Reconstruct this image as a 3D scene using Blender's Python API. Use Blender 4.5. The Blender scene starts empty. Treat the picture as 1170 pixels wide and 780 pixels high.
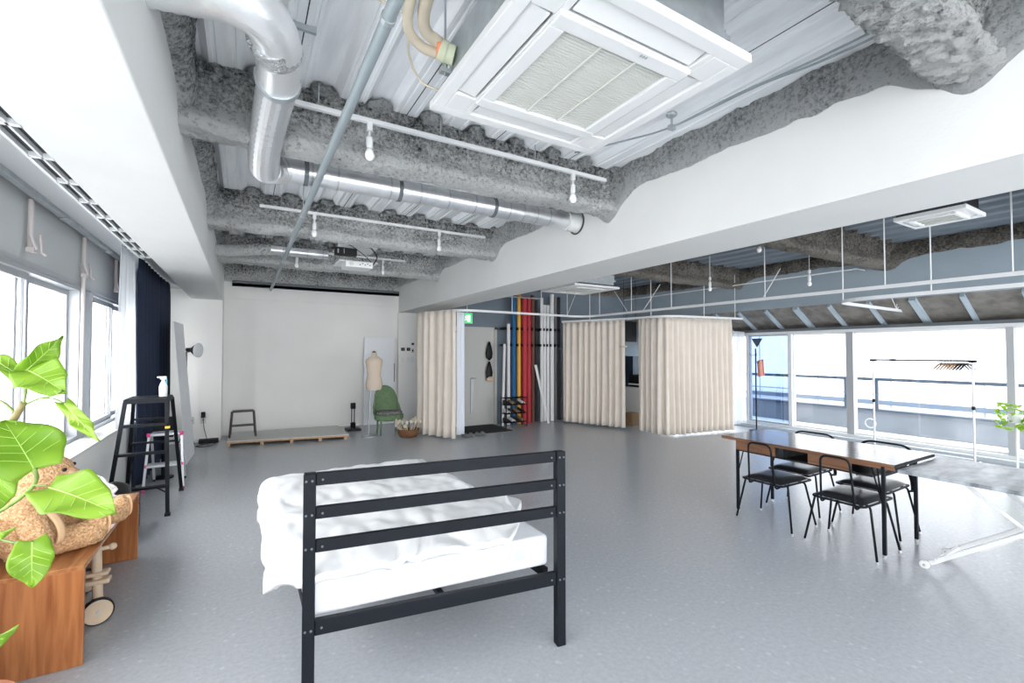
import bpy, bmesh, math, random
from mathutils import Vector, Matrix, noise
random.seed(7)
SC=bpy.context.scene
COL=SC.collection
PI=math.pi
R=math.radians

# ---------------------------------------------------------------- materials
def nt(name):
    m=bpy.data.materials.new(name); m.use_nodes=True
    t=m.node_tree; b=t.nodes['Principled BSDF']
    return m,t,b
def mat(name,col,rough=.5,metal=0,var=0,scale=8,bump=0,bscale=40,coat=0,trans=0,stretch=None,col2=None,sss=0,spec=.5,detail=4):
    m,t,b=nt(name); c=(*col,1)
    b.inputs['Base Color'].default_value=c; b.inputs['Roughness'].default_value=rough
    b.inputs['Metallic'].default_value=metal; b.inputs['Specular IOR Level'].default_value=spec
    if coat: b.inputs['Coat Weight'].default_value=coat; b.inputs['Coat Roughness'].default_value=.1
    if trans: b.inputs['Transmission Weight'].default_value=trans
    tc=t.nodes.new('ShaderNodeTexCoord'); mp=t.nodes.new('ShaderNodeMapping')
    t.links.new(tc.outputs['Object'],mp.inputs['Vector'])
    if stretch: mp.inputs['Scale'].default_value=stretch
    if var or col2:
        n=t.nodes.new('ShaderNodeTexNoise'); n.inputs['Scale'].default_value=scale; n.inputs['Detail'].default_value=detail
        t.links.new(mp.outputs['Vector'],n.inputs['Vector'])
        r=t.nodes.new('ShaderNodeValToRGB'); r.color_ramp.elements[0].position=.35; r.color_ramp.elements[1].position=.65
        if col2: a,z=col,col2
        else: a=tuple(x*(1-var) for x in col); z=tuple(min(1,x*(1+var)) for x in col)
        r.color_ramp.elements[0].color=(*a,1); r.color_ramp.elements[1].color=(*z,1)
        t.links.new(n.outputs['Fac'],r.inputs['Fac']); t.links.new(r.outputs['Color'],b.inputs['Base Color'])
    if bump:
        n2=t.nodes.new('ShaderNodeTexNoise'); n2.inputs['Scale'].default_value=bscale; n2.inputs['Detail'].default_value=5
        t.links.new(mp.outputs['Vector'],n2.inputs['Vector'])
        bp=t.nodes.new('ShaderNodeBump'); bp.inputs['Strength'].default_value=bump; bp.inputs['Distance'].default_value=.02
        t.links.new(n2.outputs['Fac'],bp.inputs['Height']); t.links.new(bp.outputs['Normal'],b.inputs['Normal'])
    return m
def emat(name,col,s):
    m,t,b=nt(name); b.inputs['Base Color'].default_value=(*col,1)
    b.inputs['Emission Color'].default_value=(*col,1); b.inputs['Emission Strength'].default_value=s
    return m
def glassmat(name,tint=(1,1,1),refl=.06):
    m=bpy.data.materials.new(name); m.use_nodes=True; t=m.node_tree; t.nodes.clear()
    o=t.nodes.new('ShaderNodeOutputMaterial'); a=t.nodes.new('ShaderNodeBsdfTransparent'); g=t.nodes.new('ShaderNodeBsdfGlossy')
    a.inputs['Color'].default_value=(*tint,1); g.inputs['Roughness'].default_value=.02
    x=t.nodes.new('ShaderNodeMixShader'); x.inputs['Fac'].default_value=refl
    t.links.new(a.outputs[0],x.inputs[1]); t.links.new(g.outputs[0],x.inputs[2]); t.links.new(x.outputs[0],o.inputs['Surface'])
    return m
def sheermat(name,col,op=.6):
    m=bpy.data.materials.new(name); m.use_nodes=True; t=m.node_tree; t.nodes.clear()
    o=t.nodes.new('ShaderNodeOutputMaterial'); a=t.nodes.new('ShaderNodeBsdfTransparent'); d=t.nodes.new('ShaderNodeBsdfDiffuse'); l=t.nodes.new('ShaderNodeBsdfTranslucent')
    d.inputs['Color'].default_value=(*col,1); l.inputs['Color'].default_value=(*col,1)
    x=t.nodes.new('ShaderNodeMixShader'); x.inputs['Fac'].default_value=.5
    y=t.nodes.new('ShaderNodeMixShader'); y.inputs['Fac'].default_value=op
    t.links.new(d.outputs[0],x.inputs[1]); t.links.new(l.outputs[0],x.inputs[2])
    t.links.new(a.outputs[0],y.inputs[1]); t.links.new(x.outputs[0],y.inputs[2]); t.links.new(y.outputs[0],o.inputs['Surface'])
    return m
def woodmat(name,dark,light,scale=(1,14,14),rough=.35,plank=0):
    m,t,b=nt(name)
    tc=t.nodes.new('ShaderNodeTexCoord'); mp=t.nodes.new('ShaderNodeMapping'); mp.inputs['Scale'].default_value=scale
    n=t.nodes.new('ShaderNodeTexNoise'); n.inputs['Scale'].default_value=2.2; n.inputs['Detail'].default_value=6; n.inputs['Distortion'].default_value=.6
    r=t.nodes.new('ShaderNodeValToRGB'); r.color_ramp.elements[0].position=.3; r.color_ramp.elements[1].position=.7
    r.color_ramp.elements[0].color=(*dark,1); r.color_ramp.elements[1].color=(*light,1)
    t.links.new(tc.outputs['Object'],mp.inputs['Vector']); t.links.new(mp.outputs['Vector'],n.inputs['Vector'])
    t.links.new(n.outputs['Fac'],r.inputs['Fac']); t.links.new(r.outputs['Color'],b.inputs['Base Color'])
    b.inputs['Roughness'].default_value=rough
    return m
def floormat():
    m,t,b=nt('grey_vinyl')
    tc=t.nodes.new('ShaderNodeTexCoord')
    n=t.nodes.new('ShaderNodeTexNoise'); n.inputs['Scale'].default_value=38; n.inputs['Detail'].default_value=6; n.inputs['Roughness'].default_value=.7
    r=t.nodes.new('ShaderNodeValToRGB'); r.color_ramp.elements[0].position=.35; r.color_ramp.elements[1].position=.65
    r.color_ramp.elements[0].color=(.39,.41,.435,1); r.color_ramp.elements[1].color=(.46,.48,.505,1)
    v=t.nodes.new('ShaderNodeTexVoronoi'); v.inputs['Scale'].default_value=13
    r2=t.nodes.new('ShaderNodeValToRGB'); r2.color_ramp.elements[0].position=.06; r2.color_ramp.elements[1].position=.2
    r2.color_ramp.elements[0].color=(.5,.52,.54,1); r2.color_ramp.elements[1].color=(0,0,0,1)
    mx=t.nodes.new('ShaderNodeMixRGB'); mx.blend_type='ADD'; mx.inputs['Fac'].default_value=.16
    t.links.new(tc.outputs['Object'],n.inputs['Vector']); t.links.new(tc.outputs['Object'],v.inputs['Vector'])
    t.links.new(n.outputs['Fac'],r.inputs['Fac']); t.links.new(v.outputs['Distance'],r2.inputs['Fac'])
    t.links.new(r.outputs['Color'],mx.inputs[1]); t.links.new(r2.outputs['Color'],mx.inputs[2])
    t.links.new(mx.outputs['Color'],b.inputs['Base Color'])
    b.inputs['Roughness'].default_value=.25; b.inputs['Specular IOR Level'].default_value=.5
    return m
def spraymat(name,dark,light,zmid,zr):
    # sprayed rock wool: mottled from dark to pale, paler towards the lower side
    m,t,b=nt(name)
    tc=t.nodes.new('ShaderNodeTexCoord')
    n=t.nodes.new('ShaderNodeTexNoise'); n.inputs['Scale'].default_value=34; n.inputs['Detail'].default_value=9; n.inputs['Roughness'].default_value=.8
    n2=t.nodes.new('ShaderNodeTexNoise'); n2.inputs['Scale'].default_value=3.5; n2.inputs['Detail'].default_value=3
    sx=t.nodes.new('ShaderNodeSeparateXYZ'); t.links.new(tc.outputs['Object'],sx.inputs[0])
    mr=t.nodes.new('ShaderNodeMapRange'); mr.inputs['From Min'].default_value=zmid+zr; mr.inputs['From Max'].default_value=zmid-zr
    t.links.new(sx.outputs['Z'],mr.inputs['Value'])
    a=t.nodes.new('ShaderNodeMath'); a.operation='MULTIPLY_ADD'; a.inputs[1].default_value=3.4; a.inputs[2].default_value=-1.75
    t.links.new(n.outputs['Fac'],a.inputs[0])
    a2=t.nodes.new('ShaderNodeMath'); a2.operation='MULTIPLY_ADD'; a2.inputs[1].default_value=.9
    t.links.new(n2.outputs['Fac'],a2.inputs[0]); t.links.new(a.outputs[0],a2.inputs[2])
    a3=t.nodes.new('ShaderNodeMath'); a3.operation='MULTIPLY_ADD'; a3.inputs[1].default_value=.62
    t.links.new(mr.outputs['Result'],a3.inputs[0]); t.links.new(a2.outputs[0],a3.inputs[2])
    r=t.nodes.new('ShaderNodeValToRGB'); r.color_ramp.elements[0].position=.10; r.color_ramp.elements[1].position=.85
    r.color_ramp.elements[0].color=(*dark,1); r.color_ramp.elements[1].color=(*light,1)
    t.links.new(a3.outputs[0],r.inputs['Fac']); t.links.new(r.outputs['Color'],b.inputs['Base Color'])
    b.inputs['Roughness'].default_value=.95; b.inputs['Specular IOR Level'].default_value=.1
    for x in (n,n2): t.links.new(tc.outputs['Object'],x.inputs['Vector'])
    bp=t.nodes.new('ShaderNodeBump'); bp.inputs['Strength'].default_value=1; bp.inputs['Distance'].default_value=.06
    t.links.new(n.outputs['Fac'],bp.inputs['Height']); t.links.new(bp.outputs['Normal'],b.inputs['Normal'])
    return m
def brickmat(name,c1,c2,mortar,scale,bw,rh,ms,rough=.5):
    m,t,b=nt(name)
    tc=t.nodes.new('ShaderNodeTexCoord'); mp=t.nodes.new('ShaderNodeMapping')
    mp.inputs['Rotation'].default_value=(0,R(90),R(90)) if False else (0,0,0)
    sx=t.nodes.new('ShaderNodeSeparateXYZ'); cx=t.nodes.new('ShaderNodeCombineXYZ')
    t.links.new(tc.outputs['Object'],sx.inputs[0]); t.links.new(sx.outputs['Y'],cx.inputs['X']); t.links.new(sx.outputs['Z'],cx.inputs['Y'])
    k=t.nodes.new('ShaderNodeTexBrick'); k.offset=0; k.inputs['Color1'].default_value=(*c1,1); k.inputs['Color2'].default_value=(*c2,1); k.inputs['Mortar'].default_value=(*mortar,1)
    k.inputs['Scale'].default_value=scale; k.inputs['Brick Width'].default_value=bw; k.inputs['Row Height'].default_value=rh; k.inputs['Mortar Size'].default_value=ms
    t.links.new(cx.outputs[0],k.inputs['Vector']); t.links.new(k.outputs['Color'],b.inputs['Base Color']); b.inputs['Roughness'].default_value=rough
    return m

M=dict(
 floor=floormat(),
 white=mat('white_plaster',(.73,.735,.72),.7,var=.02,scale=2,bump=.06,bscale=60),
 wallg=mat('off_white_wall',(.84,.835,.81),.75,var=.015,scale=2,bump=.05,bscale=80),
 grayw=mat('slate_blue_wall',(.17,.21,.25),.8,var=.04,scale=3),
 grayb=mat('blue_grey_paint',(.33,.40,.45),.7,var=.03,scale=3),
 deckw=mat('white_painted_deck',(.88,.90,.92),.45,var=.07,scale=5,stretch=(3,.4,3)),
 deckg=mat('grey_painted_deck',(.17,.205,.24),.5,var=.12,scale=5,stretch=(3,.4,3)),
 seam=mat('deck_seam',(.05,.055,.06),.8),
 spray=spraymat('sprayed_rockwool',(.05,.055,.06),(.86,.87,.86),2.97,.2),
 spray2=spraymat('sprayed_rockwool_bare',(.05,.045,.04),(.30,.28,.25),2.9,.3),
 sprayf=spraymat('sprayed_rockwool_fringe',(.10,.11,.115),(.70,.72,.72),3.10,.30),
 conc=mat('rough_brown_concrete',(.16,.15,.135),.9,var=.25,scale=6,bump=.4,bscale=30),
 alu=mat('aluminium',(.62,.64,.66),.3,.9),
 frame=mat('grey_window_frame',(.42,.44,.46),.45,.3),
 framew=mat('white_window_frame',(.70,.72,.73),.4),
 duct=mat('galvanised_duct',(.80,.82,.84),.33,.75,var=.08,scale=10),
 flex=mat('aluminium_flex_duct',(.88,.89,.90),.33,.65,bump=.15,bscale=30),
 galv=mat('galvanised_steel',(.48,.52,.54),.45,.6,var=.08,scale=12),
 conduit=mat('grey_conduit',(.33,.38,.40),.45,.2),
 steel=mat('dark_steel',(.13,.15,.165),.6,.2),
 black=mat('black_metal',(.006,.008,.012),.5,0,spec=.18),
 blackp=mat('black_plastic',(.008,.009,.010),.5,spec=.25),
 vinyl=mat('black_vinyl',(.02,.022,.026),.3,bump=.05,bscale=50),
 acw=mat('white_ac_plastic',(.76,.77,.77),.35),
 acg=mat('grille_beige',(.62,.63,.59),.6),
 plast=mat('white_plastic',(.78,.79,.79),.35),
 bulb=mat('opal_bulb_glass',(.92,.92,.90),.15),
 cream=mat('cream_curtain_cloth',(.74,.675,.60),.9,var=.03,scale=5,bump=.15,bscale=150),
 liner=mat('white_curtain_lining',(.74,.78,.84),.9),
 navy=mat('navy_curtain_cloth',(.012,.022,.05),.85),
 sheer=sheermat('sheer_white_cloth',(.93,.95,.97),.55),
 bedw=mat('white_bedding',(.76,.77,.78),.85,bump=.08,bscale=25),
 matt=mat('mattress_cloth',(.70,.72,.76),.85),
 tag=mat('grey_tag',(.5,.56,.62),.8),
 walnut=woodmat('walnut_top',(.03,.024,.02),(.075,.05,.038),(14,1,14),.13),
 walnutf=woodmat('walnut_front',(.10,.045,.022),(.28,.13,.065),(14,1,14),.4),
 teak=woodmat('teak_veneer',(.27,.085,.026),(.50,.20,.07),(14,14,1),.28),
 teakt=woodmat('teak_veneer_top',(.30,.11,.035),(.5,.22,.08),(14,1,14),.22),
 birch=mat('birch_wood',(.62,.48,.34),.5,var=.08,scale=10),
 pine=mat('plywood_edge',(.50,.33,.20),.6,var=.1,scale=20),
 dwood=mat('dark_brown_wood',(.06,.045,.035),.5,var=.2,scale=10),
 grtop=mat('weathered_grey_top',(.16,.18,.20),.3,col2=(.50,.54,.57),scale=5,stretch=(1,2.5,1)),
 fur=mat('caramel_plush',(.52,.27,.12),.95,col2=(.85,.55,.31),scale=95,bump=1,bscale=90,detail=4),
 felt=mat('tan_felt',(.72,.47,.27),.9),
 leaf=None,
 stem=mat('green_stem',(.16,.25,.05),.6,var=.3,scale=20),
 bark=mat('green_brown_bark',(.14,.16,.05),.7,col2=(.28,.20,.10),scale=18),
 terra=mat('terracotta',(.50,.19,.10),.75,var=.06,scale=10),
 soil=mat('soil',(.04,.03,.02),.95,bump=.5,bscale=40),
 wicker=mat('green_wicker',(.17,.27,.14),.6,var=.3,scale=40,bump=.8,bscale=70,stretch=(1,1,3)),
 cush=mat('patterned_cushion',(.05,.05,.055),.85,col2=(.30,.29,.30),scale=45),
 basket=mat('brown_wicker',(.20,.09,.04),.7,var=.35,scale=60,bump=.8,bscale=80),
 dried=mat('dried_stems',(.70,.62,.50),.8,var=.1,scale=20),
 linen=mat('linen_torso',(.64,.54,.44),.9,bump=.2,bscale=150),
 pink=mat('pink_plastic',(.8,.05,.25),.4),
 lite=mat('pale_aluminium',(.78,.80,.84),.35,.4),
 yellow=mat('yellow_plastic',(.75,.5,.05),.4),
 glass=glassmat('window_glass'),
 glassb=glassmat('blue_tinted_glass',(.50,.58,.70),.08),
 facade=brickmat('white_panel_facade',(.62,.63,.65),(.56,.58,.60),(.20,.22,.25),1,2.4,6,.03),
 facade2=brickmat('grey_window_facade',(.06,.075,.095),(.075,.09,.11),(.13,.14,.15),1,1.2,1.0,.1),
 parapet=mat('balcony_wall',(.17,.195,.225),.8,var=.08,scale=1.5),
 ground=mat('pale_paving',(.65,.66,.67),.8),
 rail=mat('dark_handrail',(.06,.085,.12),.5,.3),
 foam=mat('white_foam_board',(.84,.86,.89),.6),
 paper_b=mat('blue_paper_roll',(.01,.10,.24),.7), paper_y=mat('yellow_paper_roll',(.78,.40,.06),.7),
 paper_r=mat('red_paper_roll',(.42,.02,.03),.6), paper_m=mat('maroon_paper_roll',(.14,.02,.03),.7),
 paper_w=mat('white_paper_roll',(.72,.72,.72),.7), paper_g=mat('grey_paper_roll',(.17,.17,.18),.7), paper_k=mat('black_paper_roll',(.02,.02,.022),.7),
 paper_c=mat('brown_paper_roll',(.12,.05,.035),.7),
 green=emat('green_exit_light',(.02,.50,.14),.45), exw=emat('white_exit_light',(.9,1,.93),.35),
 beige=mat('beige_insulation',(.62,.55,.43),.7,var=.05,scale=10), orange=mat('orange_tape',(.85,.30,.16),.6),
 ltgreen=mat('pale_green_tape',(.60,.64,.47),.6),
 pinkc=mat('salmon_cloth',(.75,.35,.28),.9), hangw=mat('wooden_hanger',(.40,.22,.12),.5), diff=mat('lamp_diffuser',(.80,.82,.84),.5),
 card=mat('brown_cardboard',(.30,.19,.10),.8), mint=mat('white_bottle',(.85,.87,.87),.3), tblue=mat('teal_trigger',(.05,.3,.4),.4),
 mat_=mat('black_door_mat',(.02,.02,.022),.95,bump=.5,bscale=90), door=mat('grey_white_door',(.50,.50,.48),.5), shoe=mat('grey_slipper',(.22,.22,.23),.9,var=.2,scale=20),
 leath=mat('black_leather',(.015,.014,.014),.35),
)
def leafmat():
    m,t,b=nt('ficus_leaf')
    tc=t.nodes.new('ShaderNodeTexCoord'); n=t.nodes.new('ShaderNodeTexNoise'); n.inputs['Scale'].default_value=6
    r=t.nodes.new('ShaderNodeValToRGB'); r.color_ramp.elements[0].position=.3; r.color_ramp.elements[1].position=.7
    r.color_ramp.elements[0].color=(.19,.38,.025,1); r.color_ramp.elements[1].color=(.33,.52,.05,1)
    t.links.new(tc.outputs['Object'],n.inputs['Vector']); t.links.new(n.outputs['Fac'],r.inputs['Fac']); t.links.new(r.outputs['Color'],b.inputs['Base Color'])
    b.inputs['Roughness'].default_value=.4
    l=t.nodes.new('ShaderNodeBsdfTranslucent'); t.links.new(r.outputs['Color'],l.inputs['Color'])
    x=t.nodes.new('ShaderNodeMixShader'); x.inputs['Fac'].default_value=.45
    o=[q for q in t.nodes if q.type=='OUTPUT_MATERIAL'][0]
    t.links.new(b.outputs[0],x.inputs[1]); t.links.new(l.outputs[0],x.inputs[2]); t.links.new(x.outputs[0],o.inputs['Surface'])
    return m
M['leaf']=leafmat()
M['vein']=mat('leaf_vein',(.36,.55,.12),.5)

# ---------------------------------------------------------------- mesh builder
class MB:
    def __init__(s): s.v=[]; s.f=[]
    def add(s,vs,fs):
        n=len(s.v); s.v+= [tuple(p) for p in vs]; s.f+=[tuple(i+n for i in f) for f in fs]; return s
    def box(s,x0,y0,z0,x1,y1,z1):
        vs=[(x,y,z) for z in (z0,z1) for x,y in ((x0,y0),(x1,y0),(x1,y1),(x0,y1))]
        return s.add(vs,[(3,2,1,0),(4,5,6,7),(0,1,5,4),(1,2,6,5),(2,3,7,6),(3,0,4,7)])
    def cbox(s,c,d,rot=None):
        hx,hy,hz=d[0]/2,d[1]/2,d[2]/2
        vs=[Vector((x,y,z)) for z in (-hz,hz) for x,y in ((-hx,-hy),(hx,-hy),(hx,hy),(-hx,hy))]
        if rot: vs=[rot@p for p in vs]
        vs=[p+Vector(c) for p in vs]
        return s.add(vs,[(3,2,1,0),(4,5,6,7),(0,1,5,4),(1,2,6,5),(2,3,7,6),(3,0,4,7)])
    def bar(s,a,b,w,h=None,up=(0,0,1)):
        a=Vector(a); b=Vector(b); h=h or w; d=(b-a).normalized(); u=Vector(up)
        if abs(d.dot(u))>.99: u=Vector((0,1,0))
        x=d.cross(u).normalized(); y=x.cross(d).normalized()
        vs=[p+x*i*w/2+y*j*h/2 for p in (a,b) for i,j in ((-1,-1),(1,-1),(1,1),(-1,1))]
        return s.add(vs,[(3,2,1,0),(4,5,6,7),(0,1,5,4),(1,2,6,5),(2,3,7,6),(3,0,4,7)])
    def tube(s,pts,r,n=10,cap=True,closed=False):
        P=[Vector(p) for p in pts]; k=len(P); rr=r if isinstance(r,(list,tuple)) else [r]*k
        T=[]
        for i in range(k):
            if closed: t=(P[(i+1)%k]-P[i-1])
            else: t=(P[min(i+1,k-1)]-P[max(i-1,0)])
            T.append(t.normalized())
        u=Vector((0,0,1)) if abs(T[0].z)<.9 else Vector((1,0,0))
        x=T[0].cross(u).normalized(); vs=[]
        for i in range(k):
            x=(x-T[i]*x.dot(T[i])).normalized(); y=T[i].cross(x)
            for j in range(n):
                a=2*PI*j/n; vs.append(P[i]+(x*math.cos(a)+y*math.sin(a))*rr[i])
        fs=[]
        for i in range(k if closed else k-1):
            for j in range(n):
                a=i*n+j; b=i*n+(j+1)%n; c=((i+1)%k)*n+(j+1)%n; d=((i+1)%k)*n+j
                fs.append((a,b,c,d))
        if cap and not closed: fs.append(tuple(range(n-1,-1,-1))); fs.append(tuple((k-1)*n+j for j in range(n)))
        return s.add(vs,fs)
    def lathe(s,prof,c=(0,0,0),n=24,sx=1,sy=1,rot=None,cap=True):
        vs=[];k=len(prof)
        for r,z in prof:
            for j in range(n):
                a=2*PI*j/n; p=Vector((r*sx*math.cos(a),r*sy*math.sin(a),z))
                if rot: p=rot@p
                vs.append(p+Vector(c))
        fs=[(i*n+j,i*n+(j+1)%n,(i+1)*n+(j+1)%n,(i+1)*n+j) for i in range(k-1) for j in range(n)]
        if cap: fs.append(tuple(range(n-1,-1,-1))); fs.append(tuple((k-1)*n+j for j in range(n)))
        return s.add(vs,fs)
    def ell(s,c,r,rot=None,n=16,m=10):
        prof=[(math.sin(PI*i/m),-math.cos(PI*i/m)) for i in range(m+1)]
        prof[0]=(.001,-1); prof[-1]=(.001,1)
        vs=[]
        for q,z in prof:
            for j in range(n):
                a=2*PI*j/n; p=Vector((q*math.cos(a)*r[0],q*math.sin(a)*r[1],z*r[2]))
                if rot: p=rot@p
                vs.append(p+Vector(c))
        fs=[(i*n+j,i*n+(j+1)%n,(i+1)*n+(j+1)%n,(i+1)*n+j) for i in range(m) for j in range(n)]
        return s.add(vs,fs)
    def grid(s,nu,nv,fn,closed_u=False):
        vs=[fn(i/(nu-1) if not closed_u else i/nu,j/(nv-1)) for j in range(nv) for i in range(nu)]
        fs=[]
        for j in range(nv-1):
            for i in range(nu if closed_u else nu-1):
                a=j*nu+i; b=j*nu+(i+1)%nu; fs.append((a,b,b+nu,a+nu))
        return s.add(vs,fs)
    def poly(s,pts,d):   # extrude polygon by vector d
        n=len(pts); d=Vector(d); P=[Vector(p) for p in pts]
        return s.add(P+[p+d for p in P],[tuple(range(n-1,-1,-1)),tuple(range(n,2*n))]+[(i,(i+1)%n,n+(i+1)%n,n+i) for i in range(n)])
    def build(s,name,m,parent=None,smooth=None,bevel=0,solid=0,sub=0,seg=2):
        me=bpy.data.meshes.new(name)
        P=parent
        off=Vector((0,0,0)); q=P
        while q: off+=q.location; q=q.parent
        me.from_pydata([tuple(Vector(p)-off) for p in s.v],[],s.f); me.update()
        bm=bmesh.new(); bm.from_mesh(me); bmesh.ops.recalc_face_normals(bm,faces=bm.faces); bm.to_mesh(me); bm.free()
        me.materials.append(m if not isinstance(m,str) else M[m])
        if smooth:
            me.shade_smooth()
            if smooth is not True: me.set_sharp_from_angle(angle=R(smooth))
        o=bpy.data.objects.new(name,me); COL.objects.link(o)
        if P: o.parent=P
        if bevel:
            b=o.modifiers.new('bevel','BEVEL'); b.width=bevel; b.segments=seg; b.limit_method='ANGLE'
        if solid:
            b=o.modifiers.new('solid','SOLIDIFY'); b.thickness=solid; b.offset=0
        if sub:
            b=o.modifiers.new('sub','SUBSURF'); b.levels=sub; b.render_levels=sub
        return o
def tag(o,label=None,cat=None,group=None,kind=None):
    if label: o['label']=label
    if cat: o['category']=cat
    if group: o['group']=group
    if kind: o['kind']=kind
    return o
def thing(name,label,cat,loc=(0,0,0),group=None,rz=0):
    o=bpy.data.objects.new(name,None); COL.objects.link(o); o.location=loc; o.rotation_euler.z=rz
    o.empty_display_size=.1
    return tag(o,label,cat,group)
def struct(o,label=None): o['kind']='structure'; return tag(o,label)
def dup(root,loc,rz=None,label=None):
    r=root.copy(); COL.objects.link(r); r.location=loc
    if rz is not None: r.rotation_euler.z=rz
    if label: r['label']=label
    for ch in list(root.children):
        c=ch.copy(); COL.objects.link(c); c.parent=r
        for g in list(ch.children):
            d=g.copy(); COL.objects.link(d); d.parent=c
    return r
def arc(c,r,a0,a1,n,ax='xz'):
    out=[]
    for i in range(n+1):
        a=a0+(a1-a0)*i/n; u,v=r*math.cos(a),r*math.sin(a)
        out.append({'xz':(c[0]+u,c[1],c[2]+v),'xy':(c[0]+u,c[1]+v,c[2]),'yz':(c[0],c[1]+u,c[2]+v)}[ax])
    return out
def rounded(pts,r=.03,n=4):
    P=[Vector(p) for p in pts]; out=[P[0]]
    for i in range(1,len(P)-1):
        a=(P[i-1]-P[i]); b=(P[i+1]-P[i]); q=min(r,a.length*.45,b.length*.45)
        p0=P[i]+a.normalized()*q; p1=P[i]+b.normalized()*q
        for k in range(n+1):
            t=k/n; out.append(p0*(1-t)**2+P[i]*2*t*(1-t)+p1*t*t)
    out.append(P[-1]); return out
def spline(pts,n=8):
    P=[Vector(p) for p in pts]; P=[P[0]*2-P[1]]+P+[P[-1]*2-P[-2]]; out=[]
    for i in range(1,len(P)-2):
        for k in range(n):
            t=k/n; a,b,c,d=P[i-1:i+3]
            out.append(.5*((2*b)+(c-a)*t+(2*a-5*b+4*c-d)*t*t+(3*b-a-3*c+d)*t**3))
    out.append(P[-2]); return out

# ================================================================ camera
H=1.55
cam=bpy.data.cameras.new('camera'); co=bpy.data.objects.new('camera',cam); COL.objects.link(co)
cam.sensor_width=36; cam.lens=520/1170*36; cam.clip_start=.05; cam.clip_end=300
co.location=(0,0,H); co.rotation_euler=(R(90)+math.atan(12/520),0,-R(30.5))
SC.camera=co

# ================================================================ room shell
BX0,BX1=2.93,3.58   # main white beam
struct(MB().box(-1.5,-3.2,-.2,9.35,10.3,0).build('floor','floor'))
struct(MB().box(-1.5,10,0,3.2,10.2,3.5).build('wall_back','wallg'),'off white wall behind the low platform')
p=struct(MB().box(-1.5,9.5,0,-.33,10,3.5).build('wall_pilaster','wallg'))
struct(MB().box(-.33,9.96,2.55,BX0,10,3.2).build('trim_3','wallg'),'shallow white downstand along the top of the back wall')
struct(MB().box(BX0,9.9,0,BX1,10.2,2.42).build('wall_column','wallg',bevel=.004),'white column under the end of the big white beam')
struct(MB().box(BX1,8.9,0,3.78,10.2,3.5).build('wall_entrance_side','grayw'))
struct(MB().box(BX1,8.7,0,9.45,8.9,3.5).build('wall_entrance','grayw'))
# left (window) wall: lower part, sill, upper part
struct(MB().box(-1.5,-3.2,0,-1.1,9.5,.745).build('wall_left_lower','wallg'))
struct(MB().box(-1.5,-3.2,.745,-1.085,9.5,.77).build('trim_4','white',bevel=.003),'white window sill along the left wall')
struct(MB().box(-1.5,-3.2,2.13,-1.28,9.5,2.7).build('wall_left_upper','grayb' if False else mat('grey_upper_wall',(.50,.52,.52),.75)))  # upper wall in one even grey base colour
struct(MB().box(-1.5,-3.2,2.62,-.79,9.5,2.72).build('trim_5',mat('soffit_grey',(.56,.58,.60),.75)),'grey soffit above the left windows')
struct(MB().box(-1.3,-3.2,2.13,-1.27,9.5,2.17).build('trim_6','frame'),'thin frame rail over the left windows')
# left white beam, main white beam
struct(MB().box(-.79,-3.2,2.465,-.33,9.5,3.5).build('trim_1','white',bevel=.006),'white boxed beam over the left windows')
struct(MB().box(BX0,-3.2,2.42,BX1,9.92,3.5).build('trim_2','white',bevel=.006),'big white boxed beam crossing the room')
# near wall behind the camera, unseen; wide openings added to brighten the room
nw=MB().box(-1.5,-3.4,0,9.4,-3.2,.35).box(-1.5,-3.4,2.9,9.4,-3.2,3.5)
for x in (-1.5,1.0,BX0,5.4,7.6,9.1): nw.box(x,-3.4,.35,x+(.65 if x==BX0 else .2),-3.2,2.9)
struct(nw.build('wall_near','wallg'))
# right wall upper band, sloped concrete panels, fins, sill, header
struct(MB().box(8.6,-3.2,2.37,8.9,8.7,3.5).build('wall_right_upper','grayb'),'blue grey band above the sloped concrete panels')
sl=MB().poly([(8.62,-3.2,2.37),(9.3,-3.2,1.98),(9.4,-3.2,1.98),(9.4,-3.2,2.5),(8.62,-3.2,2.5)],(0,11.9,0))
struct(sl.build('trim_7','conc'),'sloped rough brown concrete soffit above the right windows')
i=0
for y in [-1.1,-.5,.55,1.1,1.68,2.27,2.82,3.38,3.95,4.5,5.05,5.6,6.15,6.7,7.2]:
    w=.05 if i%3 else .085
    f=MB().bar((8.62,y,2.35),(9.26,y,1.985),w,.07)
    struct(f.build('trim_8' if i==0 else 'trim_8.%03d'%i,'grayb'),'blue grey rib on the sloped concrete soffit'); i+=1
struct(MB().box(9.1,-3.2,1.95,9.4,8.7,2.0).build('trim_9','steel'),'dark steel lintel over the right windows')
struct(MB().box(9.12,-3.2,1.90,9.3,8.7,1.95).build('trim_10','framew'),'white head rail of the right windows')
struct(MB().box(9.0,-3.2,0,9.35,8.7,.07).build('trim_11',mat('sill_grey',(.45,.50,.54),.5),bevel=.004),'grey step under the right windows')
struct(MB().box(9.12,-3.2,.07,9.26,8.7,.12).build('trim_12','framew'),'white bottom rail of the right windows')
struct(MB().box(-1.5,9.48,0,-.33,9.5,.06).build('baseboard_back','wallg'))

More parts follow.
